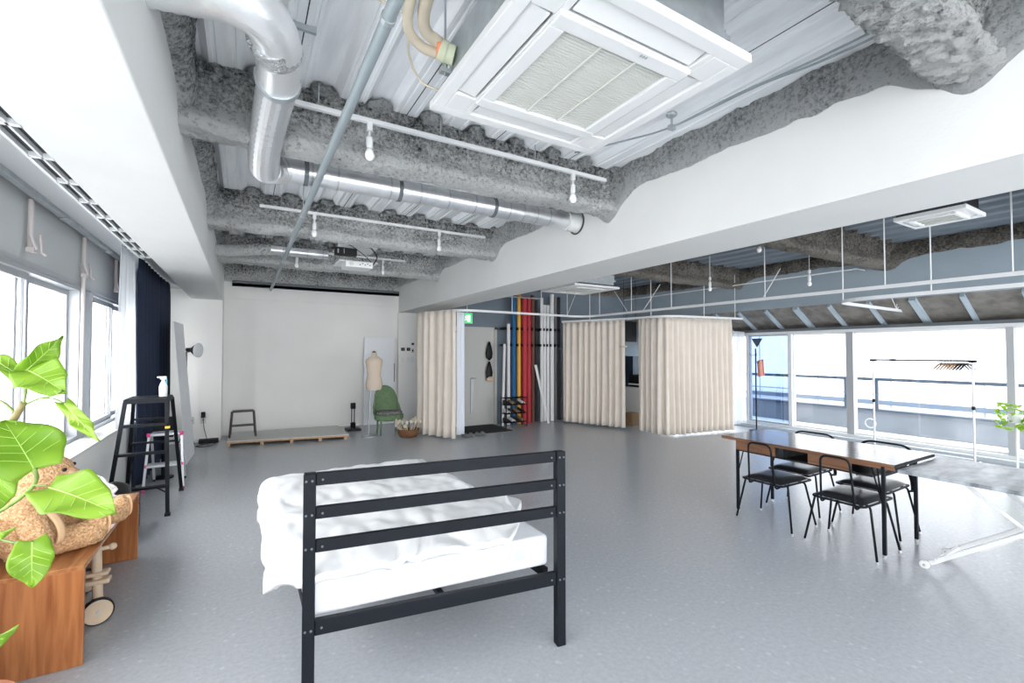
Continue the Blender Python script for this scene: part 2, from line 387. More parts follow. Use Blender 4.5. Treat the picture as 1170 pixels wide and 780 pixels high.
# ceiling deck: corrugated, ribs run along Y
def deck(x0,x1,y0,y1,name,m,per=.355,ph=.42):
    prof=[]; k=math.floor((x0-ph)/per)-1
    while ph+k*per<x1+per:
        c=ph+k*per
        for dx,z in ((-.10,3.2),(-.06,3.245),(.06,3.245),(.10,3.2),(.118,3.2),(.123,3.208),(.136,3.208),(.141,3.2),(.214,3.2),(.219,3.208),(.232,3.208),(.237,3.2)):
            x=c+dx
            if x0<=x<=x1: prof.append((x,z))
        k+=1
    prof=[(x0,3.2)]+prof+[(x1,3.2)]
    mb=MB(); n=len(prof)
    mb.add([(x,y,z) for y in (y0,y1) for x,z in prof],[(i,i+1,n+i+1,n+i) for i in range(n-1)])
    mb.box(x0,y0,3.3,x1,y1,3.36)
    return mb.build(name,m)
ce=struct(deck(-.33,BX0,-3.2,10,'ceiling','deckw'),'white corrugated deck ceiling of the left bay')
sm=MB()
for k in range(5):
    x=.245+k*.71; sm.box(x,-3.2,3.1985,x+.006,10,3.201)
sm.build('deck_seam','seam',ce)
struct(deck(BX1,8.62,-3.2,8.75,'ceiling_right','deckg'),'dark grey corrugated deck ceiling of the right bay')

# sprayed steel beams
def nz(p,s,a):
    v=Vector(p)*s
    return noise.noise_vector(v)*a
def sprayed(name,x0,x1,yc,m,label,zb=2.82,hw=.12,lump=.03,plug=True,dy=0,parent=None):
    prof=[]
    for y,z in ((-hw,3.2),(-hw*.95,3.15),(-hw*.5,3.08),(-hw*.45,2.98),(-hw*.75,2.93),(-hw,zb+.06),(-hw*.9,zb+.015),(-hw*.4,zb),(hw*.4,zb),(hw*.9,zb+.015),(hw,zb+.06),(hw*.75,2.93),(hw*.45,2.98),(hw*.5,3.08),(hw*.95,3.15),(hw,3.2)):
        prof.append((y,z))
    n=len(prof); nx=int((x1-x0)/.013)
    # resample profile finer
    pr=[]
    for i in range(n-1):
        a,b=prof[i],prof[i+1]; L=math.dist(a,b); k=max(1,int(L/.015))
        for j in range(k): pr.append((a[0]+(b[0]-a[0])*j/k,a[1]+(b[1]-a[1])*j/k))
    pr.append(prof[-1]); n=len(pr)
    vs=[]
    for i in range(nx+1):
        x=x0+(x1-x0)*i/nx
        for (y,z) in pr:
            p=Vector((x,yc+y+dy*(i/nx),z))
            d=nz(p,6,lump*.55)+nz(p,24,lump*.5)+nz(p,50,lump*.42)+nz(p+Vector((9,0,0)),1.6,lump*.6)
            d.x=0
            if z>3.17: d.z*=.2
            vs.append(p+d)
    fs=[(i*n+j,i*n+j+1,(i+1)*n+j+1,(i+1)*n+j) for i in range(nx) for j in range(n-1)]
    fs+= [tuple(range(n)),tuple(nx*n+j for j in range(n))]
    o=MB().add(vs,fs).build(name,m,smooth=True); struct(o,label)
    if plug:
        k0=math.ceil((x0+.1-.42)/.355); x=.42+k0*.355
        while x<x1-.05:
            for sy in (-1,1):
                q=MB(); c=Vector((x,yc+sy*(hw+.015),3.205))
                q.ell(c,(random.uniform(.06,.085),random.uniform(.03,.05),random.uniform(.025,.042)),n=14,m=9)
                q.v=[tuple(Vector(v)+nz(v,25,.03)) for v in q.v]
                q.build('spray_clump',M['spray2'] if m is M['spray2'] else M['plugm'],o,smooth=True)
            x+=.355
    return o
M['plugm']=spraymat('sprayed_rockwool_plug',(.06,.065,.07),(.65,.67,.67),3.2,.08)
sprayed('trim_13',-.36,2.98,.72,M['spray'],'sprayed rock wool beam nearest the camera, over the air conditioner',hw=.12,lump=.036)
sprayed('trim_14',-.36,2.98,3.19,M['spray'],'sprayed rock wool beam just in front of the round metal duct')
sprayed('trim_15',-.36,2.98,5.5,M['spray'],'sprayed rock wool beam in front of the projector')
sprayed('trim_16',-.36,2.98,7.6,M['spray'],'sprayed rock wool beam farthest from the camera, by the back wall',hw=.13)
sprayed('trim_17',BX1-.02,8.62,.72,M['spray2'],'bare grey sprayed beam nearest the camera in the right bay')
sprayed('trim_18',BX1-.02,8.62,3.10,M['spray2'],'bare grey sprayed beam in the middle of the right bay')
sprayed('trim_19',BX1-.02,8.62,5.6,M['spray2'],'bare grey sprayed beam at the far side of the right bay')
# ragged sprayed fringes along white beams
def fringe(name,x,sx,y0,y1,zlow,dips,m,label,depth=.035,ddip=.2):
    ny=int((y1-y0)/.03); nzv=12
    def fn(u,v):
        y=y0+(y1-y0)*u
        zl=zlow+.035*noise.noise(Vector((y*1.7,x,0)))+.02*noise.noise(Vector((y*9,x,3)))
        for d in dips: zl-=ddip*math.exp(-((y-d)/.2)**2)
        z=3.21+(zl-3.21)*v
        dep=depth*(1-v**4)+.003
        p=Vector((x+sx*dep,y,z))
        p+=nz(p,18,.02)*(1-v**6)+nz(p,5,.02)*(1-v**6)
        if v>.98: p.x=x-sx*.004
        return p
    return struct(MB().grid(ny,nzv,fn).build(name,m,smooth=True),label)
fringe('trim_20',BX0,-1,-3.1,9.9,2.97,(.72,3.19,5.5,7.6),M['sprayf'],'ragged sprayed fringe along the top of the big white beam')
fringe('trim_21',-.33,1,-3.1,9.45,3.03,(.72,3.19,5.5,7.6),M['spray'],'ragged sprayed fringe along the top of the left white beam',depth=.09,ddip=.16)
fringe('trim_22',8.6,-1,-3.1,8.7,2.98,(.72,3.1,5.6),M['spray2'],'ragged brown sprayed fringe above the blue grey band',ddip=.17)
def fringe2(name,y,x0,x1,zlow,m,label):
    def fn(u,v):
        x=x0+(x1-x0)*u; zl=zlow+.04*noise.noise(Vector((x*2,y,0)))+.02*noise.noise(Vector((x*9,y,2)))
        z=3.21+(zl-3.21)*v; p=Vector((x,y-.05*(1-v**4)-.003,z)); p+=nz(p,18,.02)*(1-v**6)
        if v>.98: p.y=y+.004
        return p
    return struct(MB().grid(int((x1-x0)/.04),12,fn).build(name,m,smooth=True),label)
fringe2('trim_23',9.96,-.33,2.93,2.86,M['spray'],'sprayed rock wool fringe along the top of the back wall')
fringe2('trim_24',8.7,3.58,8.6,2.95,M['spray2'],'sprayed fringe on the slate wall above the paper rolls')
struct(MB().box(-.2,9.86,2.78,2.95,9.95,2.83).box(-.2,9.86,2.78,2.95,9.875,2.88).build('trim_25','steel'),'dark steel channel running along the top of the back wall')

# ================================================================ windows
# left windows: units between Y
def sash(parent,x,y0,y1,z0,z1,m='frame',w=.045,d=.03,pane='glass'):
    f=MB().box(x-d/2,y0,z0,x+d/2,y0+w,z1).box(x-d/2,y1-w,z0,x+d/2,y1,z1).box(x-d/2,y0+w,z0,x+d/2,y1-w,z0+w).box(x-d/2,y0+w,z1-w,x+d/2,y1-w,z1)
    fo=f.build('sash_frame',m,parent)
    MB().box(x-.003,y0+w,z0+w,x+.003,y1-w,z1-w).build('glass_pane',pane,fo)
    return fo
units=[(-2.9,-.4),(-.2,2.55),(2.75,5.50),(5.92,8.75)]
for k,(a,b) in enumerate(units):
    w=thing('window_%d'%(k+1),'two pane sliding window in the left wall','',(0,0,0)); w['kind']='structure'
    mid=(a+b)/2+ (.29 if k==2 else 0); mid=4.45 if k==2 else (6.85 if k==3 else mid)
    MB().box(-1.42,a-.03,.77,-1.28,a,2.13).box(-1.42,b,.77,-1.28,b+.03,2.13).box(-1.42,a,.77,-1.28,b,.80).box(-1.42,a,2.10,-1.28,b,2.13).build('window_frame','frame',w)
    sash(w,-1.33,a,mid+.05,.80,2.10); sash(w,-1.37,mid-.05,b,.80,2.10)
    MB().box(-1.312,mid+.012,1.35,-1.295,mid+.04,1.43).build('latch','alu',w)
for k in range(len(units)+1):
    a=-3.2 if k==0 else units[k-1][1]+.03; b=9.5 if k==len(units) else units[k][0]-.03
    struct(MB().box(-1.45,a,.77,-1.29,b,2.13).build('wall_left_pier' if k==0 else 'wall_left_pier.%03d'%k,'frame' if k in(2,3) else 'wallg'))
# right windows
ys=[-3.1,-1.2,.10,1.93,3.87,4.88,5.75,7.4,8.65]
for k in range(len(ys)-1):
    w=thing('window_%d'%(k+5),'tall window pane in the right wall','',(0,0,0)); w['kind']='structure'
    a,b=ys[k],ys[k+1]
    if k==4 or k==5:
        pass
    sash(w,9.2 if k!=5 else 9.17,a+.02,b-.02,.12,1.90,'framew' if k!=5 else 'frame',w=.03,pane='glass' if k!=5 else 'glassb')
for k,y in enumerate(ys[1:-1]):
    wd={3.87:.055,1.93:.04}.get(y,.022)
    if y==4.88: wd=.03
    struct(MB().box(9.13,y-wd,.12,9.27,y+wd,1.90).build('trim_26' if k==0 else 'trim_26.%03d'%k,'frame' if y in(3.87,1.93) else 'framew'),'upright mullion of the right windows')
# fire access triangle on the tinted pane, ring on pane
t=MB().poly([(9.148,5.42,1.83),(9.148,5.66,1.83),(9.148,5.54,1.64)],(-.003,0,0)).build('triangle_sticker',mat('dark_sticker',(.03,.04,.06),.5))
tag(t,'dark downward triangle sticker on the blue tinted window pane','sticker')
t=MB().tube([(9.19,3.60+.075*math.cos(a),.34+.075*math.sin(a)) for a in [2*PI*i/24 for i in range(24)]],.009,8,closed=True).build('suction_ring','plast',smooth=True)
tag(t,'white ring hanging on the window glass behind the long wooden table','ring')

# ================================================================ outside
struct(MB().box(9.45,-12,-.25,11.0,22,-.05).build('floor_balcony','ground'))
pr=thing('balcony_railing','grey balcony wall with a dark handrail outside the right windows','railing')
MB().box(11.0,-12,-.3,11.15,22,.36).build('parapet_wall','parapet',pr)
MB().box(10.97,-12,.36,11.2,22,.40).build('coping','rail',pr)
MB().box(10.98,-12,.97,11.06,22,1.03).build('handrail','rail',pr)
for y in (-6,-3,0,4.2,4.75,8.6,12,16): MB().box(11.0,y-.025,.40,11.05,y+.025,.97).build('post','rail',pr)
fb=thing('office_building','white panelled building across the street from the right windows','building')
MB().box(20,-25,-12,26,45,9).build('wall','facade',fb)
MB().box(19.8,-25,-.35,20,45,-.2).build('ledge','rail',fb)
fb=thing('apartment_building','grey gridded high building outside the left window','building')
MB().box(-26,18,-15,-18,34,8).build('wall','facade2',fb)
MB().box(-26.1,17.9,8,-17.9,34.1,8.4).build('roof_edge','ground',fb)
fb=thing('low_building','low white building below the left windows','building')
MB().box(-16,2,-15,-9,17,.2).build('wall','ground',fb)
MB().box(-15.9,2.1,.2,-9.1,16.9,.5).build('roof_edge','facade',fb)
struct(MB().box(-60,-60,-15.2,60,60,-15).build('floor_street','ground'))

# ================================================================ left wall hardware
tr=thing('slot_diffuser','long white slotted diffuser strip beside the left white beam','diffuser',(0,0,0))
sb=MB()
sb.box(-.90,-3.1,2.475,-.885,5.7,2.5).box(-.845,-3.1,2.475,-.835,5.7,2.5).box(-.80,-3.1,2.475,-.791,5.7,2.5).box(-.90,-3.1,2.5,-.791,5.7,2.62)
for k in range(24):
    y=-3.1+k*.38; 
    if y+.03<5.7: sb.box(-.89,y,2.475,-.795,y+.03,2.5)
sb.build('strip_housing','framew',tr)
MB().box(-.889,-3.1,2.497,-.797,5.7,2.4995).build('slot_shadow_gap','seam',tr)
cr=thing('curtain_track','grey curtain track under the soffit over the left windows','track',(0,0,0))
MB().box(-1.24,-3.1,2.585,-1.20,9.4,2.62).build('track_rail','galv',cr)
for y in (4.8,6.1,7.4): MB().ell((-1.21,y,2.58),(.035,.05,.02),n=10,m=6).build('track_bracket','galv',cr,smooth=True)
for k,(y,lab) in enumerate(((4.28,'nearest of the pale window operator rods hanging under the left soffit'),(5.47,'long middle operator rod running down the post between the left windows'),(6.66,'farthest operator rod, next to the white sheer curtain'))):
    r=thing('operator_rod',lab,'rod',(-1.25,y,2.58),group='window operator rods')
    zb=1.9 if k!=1 else .85
    MB().tube([(-1.25,y,2.58),(-1.25,y,zb+.35 if k!=1 else zb)],.016,8).build('rod',mat('pale_pink_grey_rod',(.50,.46,.45),.5) if k==0 else bpy.data.materials['pale_pink_grey_rod'],r,smooth=40)
    MB().tube([(-1.24,y-.03,2.33),(-1.22,y-.01,2.24)],.011,8).tube([(-1.22,y+.06,2.36),(-1.22,y+.09,2.24),(-1.2,y+.1,2.22)],.009,8).box(-1.26,y-.04,2.22,-1.22,y+.02,2.25).build('hook',bpy.data.materials['pale_pink_grey_rod'],r)

# ---------------------------------------------------------------- curtains
def curtain(name,pts,z0,z1,m,label,folds=14,amp=.04,gather=.5,group=None,parent=None,flare=1.0,cat='curtain',ht=.05,seed=0):
    P=[Vector((p[0],p[1],0)) for p in pts]; L=[0]
    for i in range(1,len(P)): L.append(L[-1]+(P[i]-P[i-1]).length)
    T=L[-1]
    def at(s):
        s=min(max(s,0),T)
        for i in range(1,len(P)):
            if s<=L[i]+1e-9:
                t=(s-L[i-1])/(L[i]-L[i-1]); d=(P[i]-P[i-1]).normalized()
                return P[i-1].lerp(P[i],t),Vector((-d.y,d.x,0))
    nu=folds*12+1
    def fn(u,v):
        p,n=at(u*T)
        w=math.sin(2*PI*folds*u+1.2*noise.noise(Vector((u*5,seed,0)))*2)
        w=math.copysign(abs(w)**.8,w)
        a=amp*(.45+.55*v*flare)*(1+.4*noise.noise(Vector((u*folds*.7,v*1.2,seed))))
        if v<.04: a*=.6
        q=p+n*(w*a)+n*(.02*noise.noise(Vector((u*4,v*2,seed+5))))
        z=z1+(z0-z1)*v+(.008*noise.noise(Vector((u*30,seed,1))) if v>.97 else 0)
        return (q.x,q.y,z)
    o=MB().grid(nu,18,fn).build(name,m,parent,smooth=True,solid=.006)
    if parent is None: tag(o,label,cat,group)
    return o
curtain('cream_curtain',[(2.86,8.45),(2.9,8.1),(3.22,7.42)],.03,2.30,'cream','cream floor length curtain bunched by the entrance next to the green exit sign',folds=6,amp=.045,seed=1)
curtain('lining_curtain',[(3.27,7.50),(3.46,7.58)],.07,2.27,'liner','pale blue white lining curtain hanging right behind the cream entrance curtain',folds=2,amp=.02,seed=2)
curtain('cream_curtain',[(6.05,8.05),(6.57,6.70)],.04,2.19,'cream','cream curtain left of the dark gap, hanging beside the paper rolls',folds=10,amp=.05,seed=3)
curtain('cream_curtain',[(6.66,6.42),(6.655,5.86),(6.72,5.76),(8.30,5.54)],.03,2.19,'cream','wide cream pleated curtain right of the dark gap, wrapping round the corner',folds=17,amp=.055,seed=4)
MB().tube([(6.53,6.80,1.66),(6.50,6.72,1.65),(6.58,6.66,1.66),(6.62,6.72,1.66)],.02,8,closed=True).build('curtain_tieback',mat('beige_tieback',(.55,.47,.40),.9)); 
tag(bpy.data.objects['curtain_tieback'],'beige tie-back wrapped around the edge of the curtain by the dark gap','tieback')
curtain('sheer_curtain',[(8.42,5.60),(9.05,5.75)],.10,1.97,'sheer','sheer white curtain at the far end of the right windows behind the cream curtain',folds=6,amp=.03,seed=5)
curtain('navy_curtain',[(-1.01,6.42),(-1.01,8.75)],.06,2.60,'navy','dark navy floor length curtain beside the left windows',folds=10,amp=.04,seed=6)
curtain('sheer_curtain',[(-1.04,5.75),(-1.04,6.38)],.80,2.60,'sheer','sheer white curtain bunched in front of the navy curtain at the left windows',folds=4,amp=.03,seed=7)

# ================================================================ ceiling services
# --- main cassette air conditioner
def cassette(name,cx,cy,z,s,label,mbody='galv',logo=True,top=3.2,rods=True,four=True,sy=None):
    sy=sy or s
    t=thing(name,label,'air conditioner',(cx,cy,z))
    h=s/2; hy=sy/2
    fr=MB()
    g=s*.27*1.0; gy=sy*.27
    # outer panel ring with four slots
    a=h; ay=hy
    i1,i1y=s*.335,sy*.335       # inner field
    slot=s*.42; sl=s*.065; off=s*.405; so=s*.31
    # panel plate with slots cut: build as strips
    zt=z+.035
    def plate(x0,y0,x1,y1): fr.box(cx+x0,cy+y0,z,cx+x1,cy+y1,zt)
    o1=off-sl; o2=off+sl*.6
    plate(-a,-ay,a,-o2*sy/s); plate(-a,o2*sy/s,a,ay)
    plate(-a,-o2*sy/s,-o2,o2*sy/s); plate(o2,-o2*sy/s,a,o2*sy/s)
    plate(-o1,-o1*sy/s,o1,-gy) ; plate(-o1,gy,o1,o1*sy/s); plate(-o1,-gy,-g,gy); plate(g,-gy,o1,gy)
    for sx_ in (-1,1):
        for sy_ in (-1,1):
            x0,x1=sorted((sx_*o1,sx_*o2)); y0,y1=sorted((sy_*so*sy/s,sy_*o2*sy/s)); plate(x0,y0,x1,y1)
            x0,x1=sorted((sx_*so,sx_*o1)); y0,y1=sorted((sy_*o1*sy/s,sy_*o2*sy/s)); plate(x0,y0,x1,y1)
    fr.build('panel','acw',t,bevel=.004)
    MB().box(cx-i1,cy-i1y,z-.012,cx+i1,cy-gy,z).box(cx-i1,cy+gy,z-.012,cx+i1,cy+i1y,z).box(cx-i1,cy-gy,z-.012,cx-g,cy+gy,z).box(cx+g,cy-gy,z-.012,cx+i1,cy+gy,z).build('inner_frame','acw',t,bevel=.005)
    MB().box(cx-h*.93,cy-hy*.93,z+.04,cx+h*.93,cy+hy*.93,z+.06).build('air_slot_void','seam',t)
    for k in range(4):
        m4=Matrix.Rotation(k*PI/2,3,'Z')
        c=m4@Vector((0,off-.008,0)); c.y*=sy/s
        MB().cbox((cx+c.x,cy+c.y,z+.012),(so*2*(1 if k%2==0 else sy/s)-.02,sl*1.35,.01),m4@Matrix.Rotation(R(8),3,'X')).build('louver_flap','acw',t,bevel=.003)
    gr=MB().box(cx-g,cy-gy,z+.004,cx+g,cy+gy,z+.01)
    n=34
    for k in range(n):
        y=cy-gy+2*gy*(k+.5)/n; gr.box(cx-g,y-.0045,z+.001,cx+g,y+.0045,z+.004)
    for x in (-g/3,g/3): gr.box(cx+x-.003,cy-gy,z-.008,cx+x+.003,cy+gy,z)
    gr.build('intake_grille','acg',t)
    MB().box(cx-h*.86,cy-hy*.86,z+.06,cx+h*.86,cy+hy*.86,z+.30).build('casing',mbody,t,bevel=.01)
    if rods:
        for sx_ in (-1,1):
            for sy_ in (-1,1):
                x,y=cx+sx_*h*.92,cy+sy_*hy*.80
                r=MB().tube([(x,y,z+.12),(x,y,top)],.005,6); r.cbox((x,y,z+.14),(.05,.03,.02)); r.tube([(x,y,z+.145),(x,y,z+.17)],.012,6)
                r.build('hanger_rod','galv',t)
    if logo:
        lg=MB()
        for k in range(3):
            c=Vector((cx+g*.25+k*.013,cy-gy-.045,z-.0125)); lg.poly([c+Vector((0,-.009,0)),c+Vector((.006,0,0)),c+Vector((0,.009,0)),c+Vector((-.006,0,0))],(0,0,-.0015))
        lg.build('maker_mark','frame',t)
    return t
cassette('ceiling_air_conditioner',1.225,1.53,2.69,.975,'large white ceiling cassette air conditioner hanging over the bed area')
cassette('ceiling_air_conditioner',4.93,6.1,2.60,.95,'white ceiling cassette air conditioner above the paper rolls, partly behind the big beam',logo=False)
cassette('ceiling_air_conditioner',5.45,1.58,2.76,.50,'small white ceiling cassette in the right bay with a black casing',mbody='blackp',logo=False,rods=False)
# casing extra services: refrigerant pipes
pp=thing('refrigerant_pipes','beige insulated refrigerant pipes with pale green and orange tape entering the air conditioner','pipes')
MB().tube(spline([(.80,1.87,2.88),(.765,1.88,2.89),(.735,1.885,2.90)]),[.042]*8+[.046]*9,14).build('pipe_collar','ltgreen',pp,smooth=50)
MB().tube([(.74,1.885,2.90),(.722,1.89,2.90)],.040,12).build('orange_tape_band','orange',pp,smooth=40)
MB().tube(spline([(.73,1.875,2.92),(.66,1.85,2.93),(.625,1.78,2.95),(.61,1.65,2.97),(.60,1.45,3.0),(.60,1.2,3.02)]),.026,12).build('insulated_pipe','beige',pp,smooth=True)
MB().tube(spline([(.73,1.90,2.885),(.66,1.91,2.90),(.585,1.86,2.92),(.555,1.74,2.95),(.545,1.55,2.98),(.54,1.2,3.0)]),.022,12).build('insulated_pipe','beige',pp,smooth=True)
MB().tube(spline([(.78,2.0,2.78),(.70,2.03,2.82),(.62,1.96,2.88),(.57,1.80,2.93)]),.005,6).tube(spline([(.30,1.95,3.05),(.42,1.86,3.0),(.56,1.82,2.95)]),.005,6).build('signal_cable','beige',pp,smooth=True)

# --- flexible duct + round duct
fd=thing('flexible_duct','silver flexible duct curving down from the left beam into the round metal duct','duct')
path=spline([(-.36,2.14,2.95),(-.22,2.08,2.93),(-.08,2.02,2.91),(.05,2.06,2.90),(.12,2.25,2.89),(.13,2.5,2.88)],6)
rr=[.095+.004*(i%2) for i in range(len(path))]
MB().tube(path,rr,20).build('upper_bend','flex',fd,smooth=True)
path=spline([(.13,2.5,2.88),(.115,2.8,2.865),(.10,3.1,2.83),(.10,3.4,2.80),(.13,3.58,2.82),(.24,3.66,2.865)],10)
rr=[.078+.015*(i%2) for i in range(len(path))]
MB().tube(path,rr,24).build('ribbed_section',mat('ribbed_foil_duct',(.60,.61,.62),.35,.7),fd,smooth=8)
MB().tube([(.127,2.46,2.88),(.13,2.50,2.88)],.104,22).build('clamp_band','galv',fd,smooth=40)
MB().tube([(.085,2.17,2.895),(.12,2.26,2.89)],.103,22).build('tape_wrap',mat('crinkled_foil',(.70,.72,.73),.25,1,bump=1,bscale=60),fd,smooth=40)
MB().tube([(.127,2.48,2.97),(.127,2.48,3.2)],.006,6).box(.03,2.47,3.17,.30,2.49,3.2).build('hanger_rod','galv',fd)
rd=thing('round_duct','straight galvanised round duct running across to the big white beam','duct')
MB().tube([(.22,3.66,2.875),(2.82,3.66,2.875)],.085,24).build('duct_tube','duct',rd,smooth=40)
for x in (.42,.6,1.0,1.25,1.5,1.75,1.95,2.1,2.25,2.4,2.55):
    MB().tube([(x-.006,3.66,2.875),(x+.006,3.66,2.875)],.087,24).build('seam_ring','alu',rd,smooth=40)
MB().tube([(2.78,3.66,2.875),(2.94,3.66,2.875)],.098,24).build('wall_collar','white',rd,smooth=40)
MB().tube([(2.922,3.66+.115*math.cos(a),2.875+.115*math.sin(a)) for a in [2*PI*i/30 for i in range(30)]],.008,6,closed=True).build('gap_ring','seam',rd)
for x in (.38,1.08,1.95):
    b=MB().tube([(x-.015,3.66,2.875),(x+.015,3.66,2.875)],.091,22); b.box(x-.015,3.655,2.96,x+.015,3.665,3.2)
    b.build('strap_hanger','steel',rd,smooth=40)
sd=thing('round_duct','thinner galvanised duct behind, ending at the projector box','duct')
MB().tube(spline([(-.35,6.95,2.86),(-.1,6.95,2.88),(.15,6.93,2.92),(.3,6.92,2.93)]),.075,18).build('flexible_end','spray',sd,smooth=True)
MB().tube([(.28,6.92,2.93),(1.02,6.92,2.93)],.06,18).build('duct_tube','duct',sd,smooth=40)
for x in (.5,.75,.95): MB().tube([(x-.006,6.92,2.93),(x+.006,6.92,2.93)],.064,18).build('seam_ring','alu',sd,smooth=40)
# long grey conduit
cd=thing('ceiling_conduit','long grey conduit pipe running away from the camera under the ceiling','conduit')
MB().tube([(.43,-2.5,2.74),(.43,9.86,2.74)],.024,12).build('pipe','conduit',cd,smooth=40)
for y in (1.6,4.3,6.6,9.0):
    MB().tube([(.43,y,2.765),(.43,y,3.2)],.005,6).tube([(.43,y-.012,2.74),(.43,y+.012,2.74)],.028,12).build('hanger','galv',cd)
# lamp rails with bulbs
def bulb(loc,label,first=[None]):
    x,y,z=loc   # z bottom of rail
    if first[0] is None:
        t=thing('pendant_bulb',label,'light bulb',loc,group='round white bulbs hanging under the ceiling')
        MB().box(x-.016,y-.013,z-.05,x+.016,y+.013,z).tube([(x,y,z-.05),(x,y,z-.085)],.008,8).build('adapter','plast',t)
        MB().lathe([(.012,z-.085),(.021,z-.095),(.022,z-.15),(.018,z-.165)],(x,y,0),16).build('socket','plast',t,smooth=40)
        MB().lathe([(.004,z-.245),(.018,z-.240),(.029,z-.222),(.031,z-.205),(.025,z-.185),(.016,z-.165)],(x,y,0),18).build('bulb_glass','bulb',t,smooth=True)
        first[0]=t; return t
    return dup(first[0],loc,None,label)
def lrail(x0,x1,y,z,label):
    t=thing('lamp_rail',label,'rail',((x0+x1)/2,y,z))
    MB().box(x0,y-.016,z,x1,y+.016,z+.03).build('rail','plast',t,bevel=.003)
    k=x0+.2
    while k<x1:
        MB().tube([(k,y,z+.03),(k,y,3.2)],.004,6).build('hanger_rod','galv',t); k+=.8
lrail(.18,2.72,3.0,3.04,'thin white lamp rail with two bulbs in front of the nearest sprayed beam it crosses')
lrail(.12,2.72,5.32,3.04,'thin white lamp rail between the round duct and the projector')
lrail(.5,2.3,7.40,3.04,'thin white lamp rail farthest away, behind the projector')
bulb((.69,3.0,3.04),'white bulb left of the air conditioner, above the round duct, on the nearest lamp rail')
bulb((2.36,3.0,3.04),'white bulb near the big white beam on the nearest lamp rail')
bulb((.645,5.32,3.04),'white bulb just right of the long conduit on the middle lamp rail')
bulb((2.08,5.32,3.04),'white bulb near the big beam on the middle lamp rail')
bulb((.66,7.40,3.04),'white bulb left of the projector on the farthest lamp rail')
bulb((1.93,7.40,3.04),'white bulb right of the projector on the farthest lamp rail')
# cables along beam with clips
cb=thing('ceiling_cables','thin grey cables clipped along the deck beside the big white beam','cable')
MB().tube(spline([(2.30,2.9,3.17),(2.45,2.5,3.14),(2.52,2.12,3.10),(2.62,1.7,3.15),(2.72,1.1,3.17),(2.75,-1,3.17)]),.006,6).tube(spline([(2.33,2.9,3.18),(2.47,2.5,3.15),(2.54,2.12,3.11),(2.68,1.6,3.17),(2.8,1.0,3.18),(2.82,-1,3.18)]),.006,6).build('cable','conduit',cb,smooth=True)
MB().tube([(2.53,2.12,3.08),(2.53,2.12,3.2)],.008,6).ell((2.53,2.12,3.19),(.04,.04,.02),n=10,m=6).cbox((2.53,2.12,3.10),(.05,.03,.03)).build('clip','galv',cb)
# projector
pj=thing('ceiling_projector','white projector with a black box hanging from the ceiling beyond the round duct','projector',(1.4,6.2,2.85))
MB().box(1.02,6.02,2.90,1.50,6.5,2.92).build('upper_shelf','plast',pj); MB().box(1.02,6.0,2.70,1.50,6.46,2.715).build('lower_shelf','plast',pj)
MB().box(0.96,5.93,2.76,1.22,6.02,2.855).build('black_box','blackp',pj,bevel=.004)
MB().box(0.985,5.925,2.78,1.0,5.93,2.83).build('port_mark','alu',pj); MB().box(1.06,5.925,2.78,1.066,5.93,2.84).build('port_mark','alu',pj)
MB().box(1.08,5.92,2.62,1.42,6.22,2.70).build('projector_body','plast',pj,bevel=.015,seg=3)
MB().tube([(1.15,5.92,2.66),(1.15,5.90,2.66)],.026,16).build('lens','acg',pj,smooth=40)
m=MB()
for k in range(5): m.box(1.25+k*.03,5.914,2.65+.015*(k%2),1.265+k*.03,5.921,2.660+.015*(k%2))
m.build('vent_ports','blackp',pj)
MB().tube(spline([(1.1,6.0,2.98),(1.28,5.92,2.93),(1.40,5.9,2.86),(1.46,5.9,2.76),(1.42,5.95,2.67)]),.008,6).tube(spline([(1.05,6.0,2.96),(1.15,5.92,2.88),(1.3,5.91,2.78),(1.42,5.95,2.68)]),.005,6).build('cable','blackp',pj,smooth=True)
for x in (1.06,1.46): MB().tube([(x,6.4,2.70),(x,6.4,3.2)],.006,6).build('hanger_rod','galv',pj)

# --- suspended white curtain rails in right bay
def hrail(name,pts,z,label,rods,m='plast',w=.022,braces=()):
    t=thing(name,label,'curtain rail')
    P=rounded([(x,y,z) for x,y in pts],.5,8)
    mb=MB()
    for a,b in zip(P[:-1],P[1:]): mb.bar(a,b,w,.04)
    mb.build('rail',m,t)
    for x,y in rods: MB().tube([(x,y,z),(x,y,3.2)],.007,6).build('drop_rod',m,t)
    for a,b in braces: MB().tube([a,b],.005,6).build('brace',m,t)
    return t
hrail('curtain_rail',[(2.98,8.5),(3.22,7.42),(6.30,7.62),(6.35,1.2),(6.35,-3)],2.30,'upper white curtain rail hanging on rods, curving from the entrance to the right edge',
  [(4.42,7.5),(5.13,7.55),(5.81,7.59),(6.35,7.2),(6.35,5.36),(6.35,3.72),(6.35,2.32),(6.35,1.31),(6.35,6.3)],
  braces=[((5.81,7.59,2.32),(6.1,7.6,2.9)),((6.35,6.0,2.32),(6.35,5.6,2.75)),((6.35,3.75,2.32),(6.35,3.5,2.7)),((6.35,6.4,2.32),(6.35,6.75,2.75))])
hrail('curtain_rail',[(6.05,8.1),(6.62,6.6),(6.66,5.75),(8.6,5.5)],2.215,'short white curtain rail carrying the pleated cream curtains',[(6.3,7.45),(6.66,6.1),(7.6,5.64),(8.4,5.53)],w=.018)
hrail('curtain_rail',[(8.95,3.06),(6.47,2.95),(6.47,-3)],2.20,'lower white curtain rail turning towards the windows above the long table',[(6.47,2.80),(6.47,1.95),(6.47,.9)],
  braces=[((8.75,3.05,2.20),(8.55,3.05,2.40)),((8.75,3.05,2.2),(8.95,3.05,2.36)),((8.75,3.05,2.2),(8.75,3.05,2.38))])
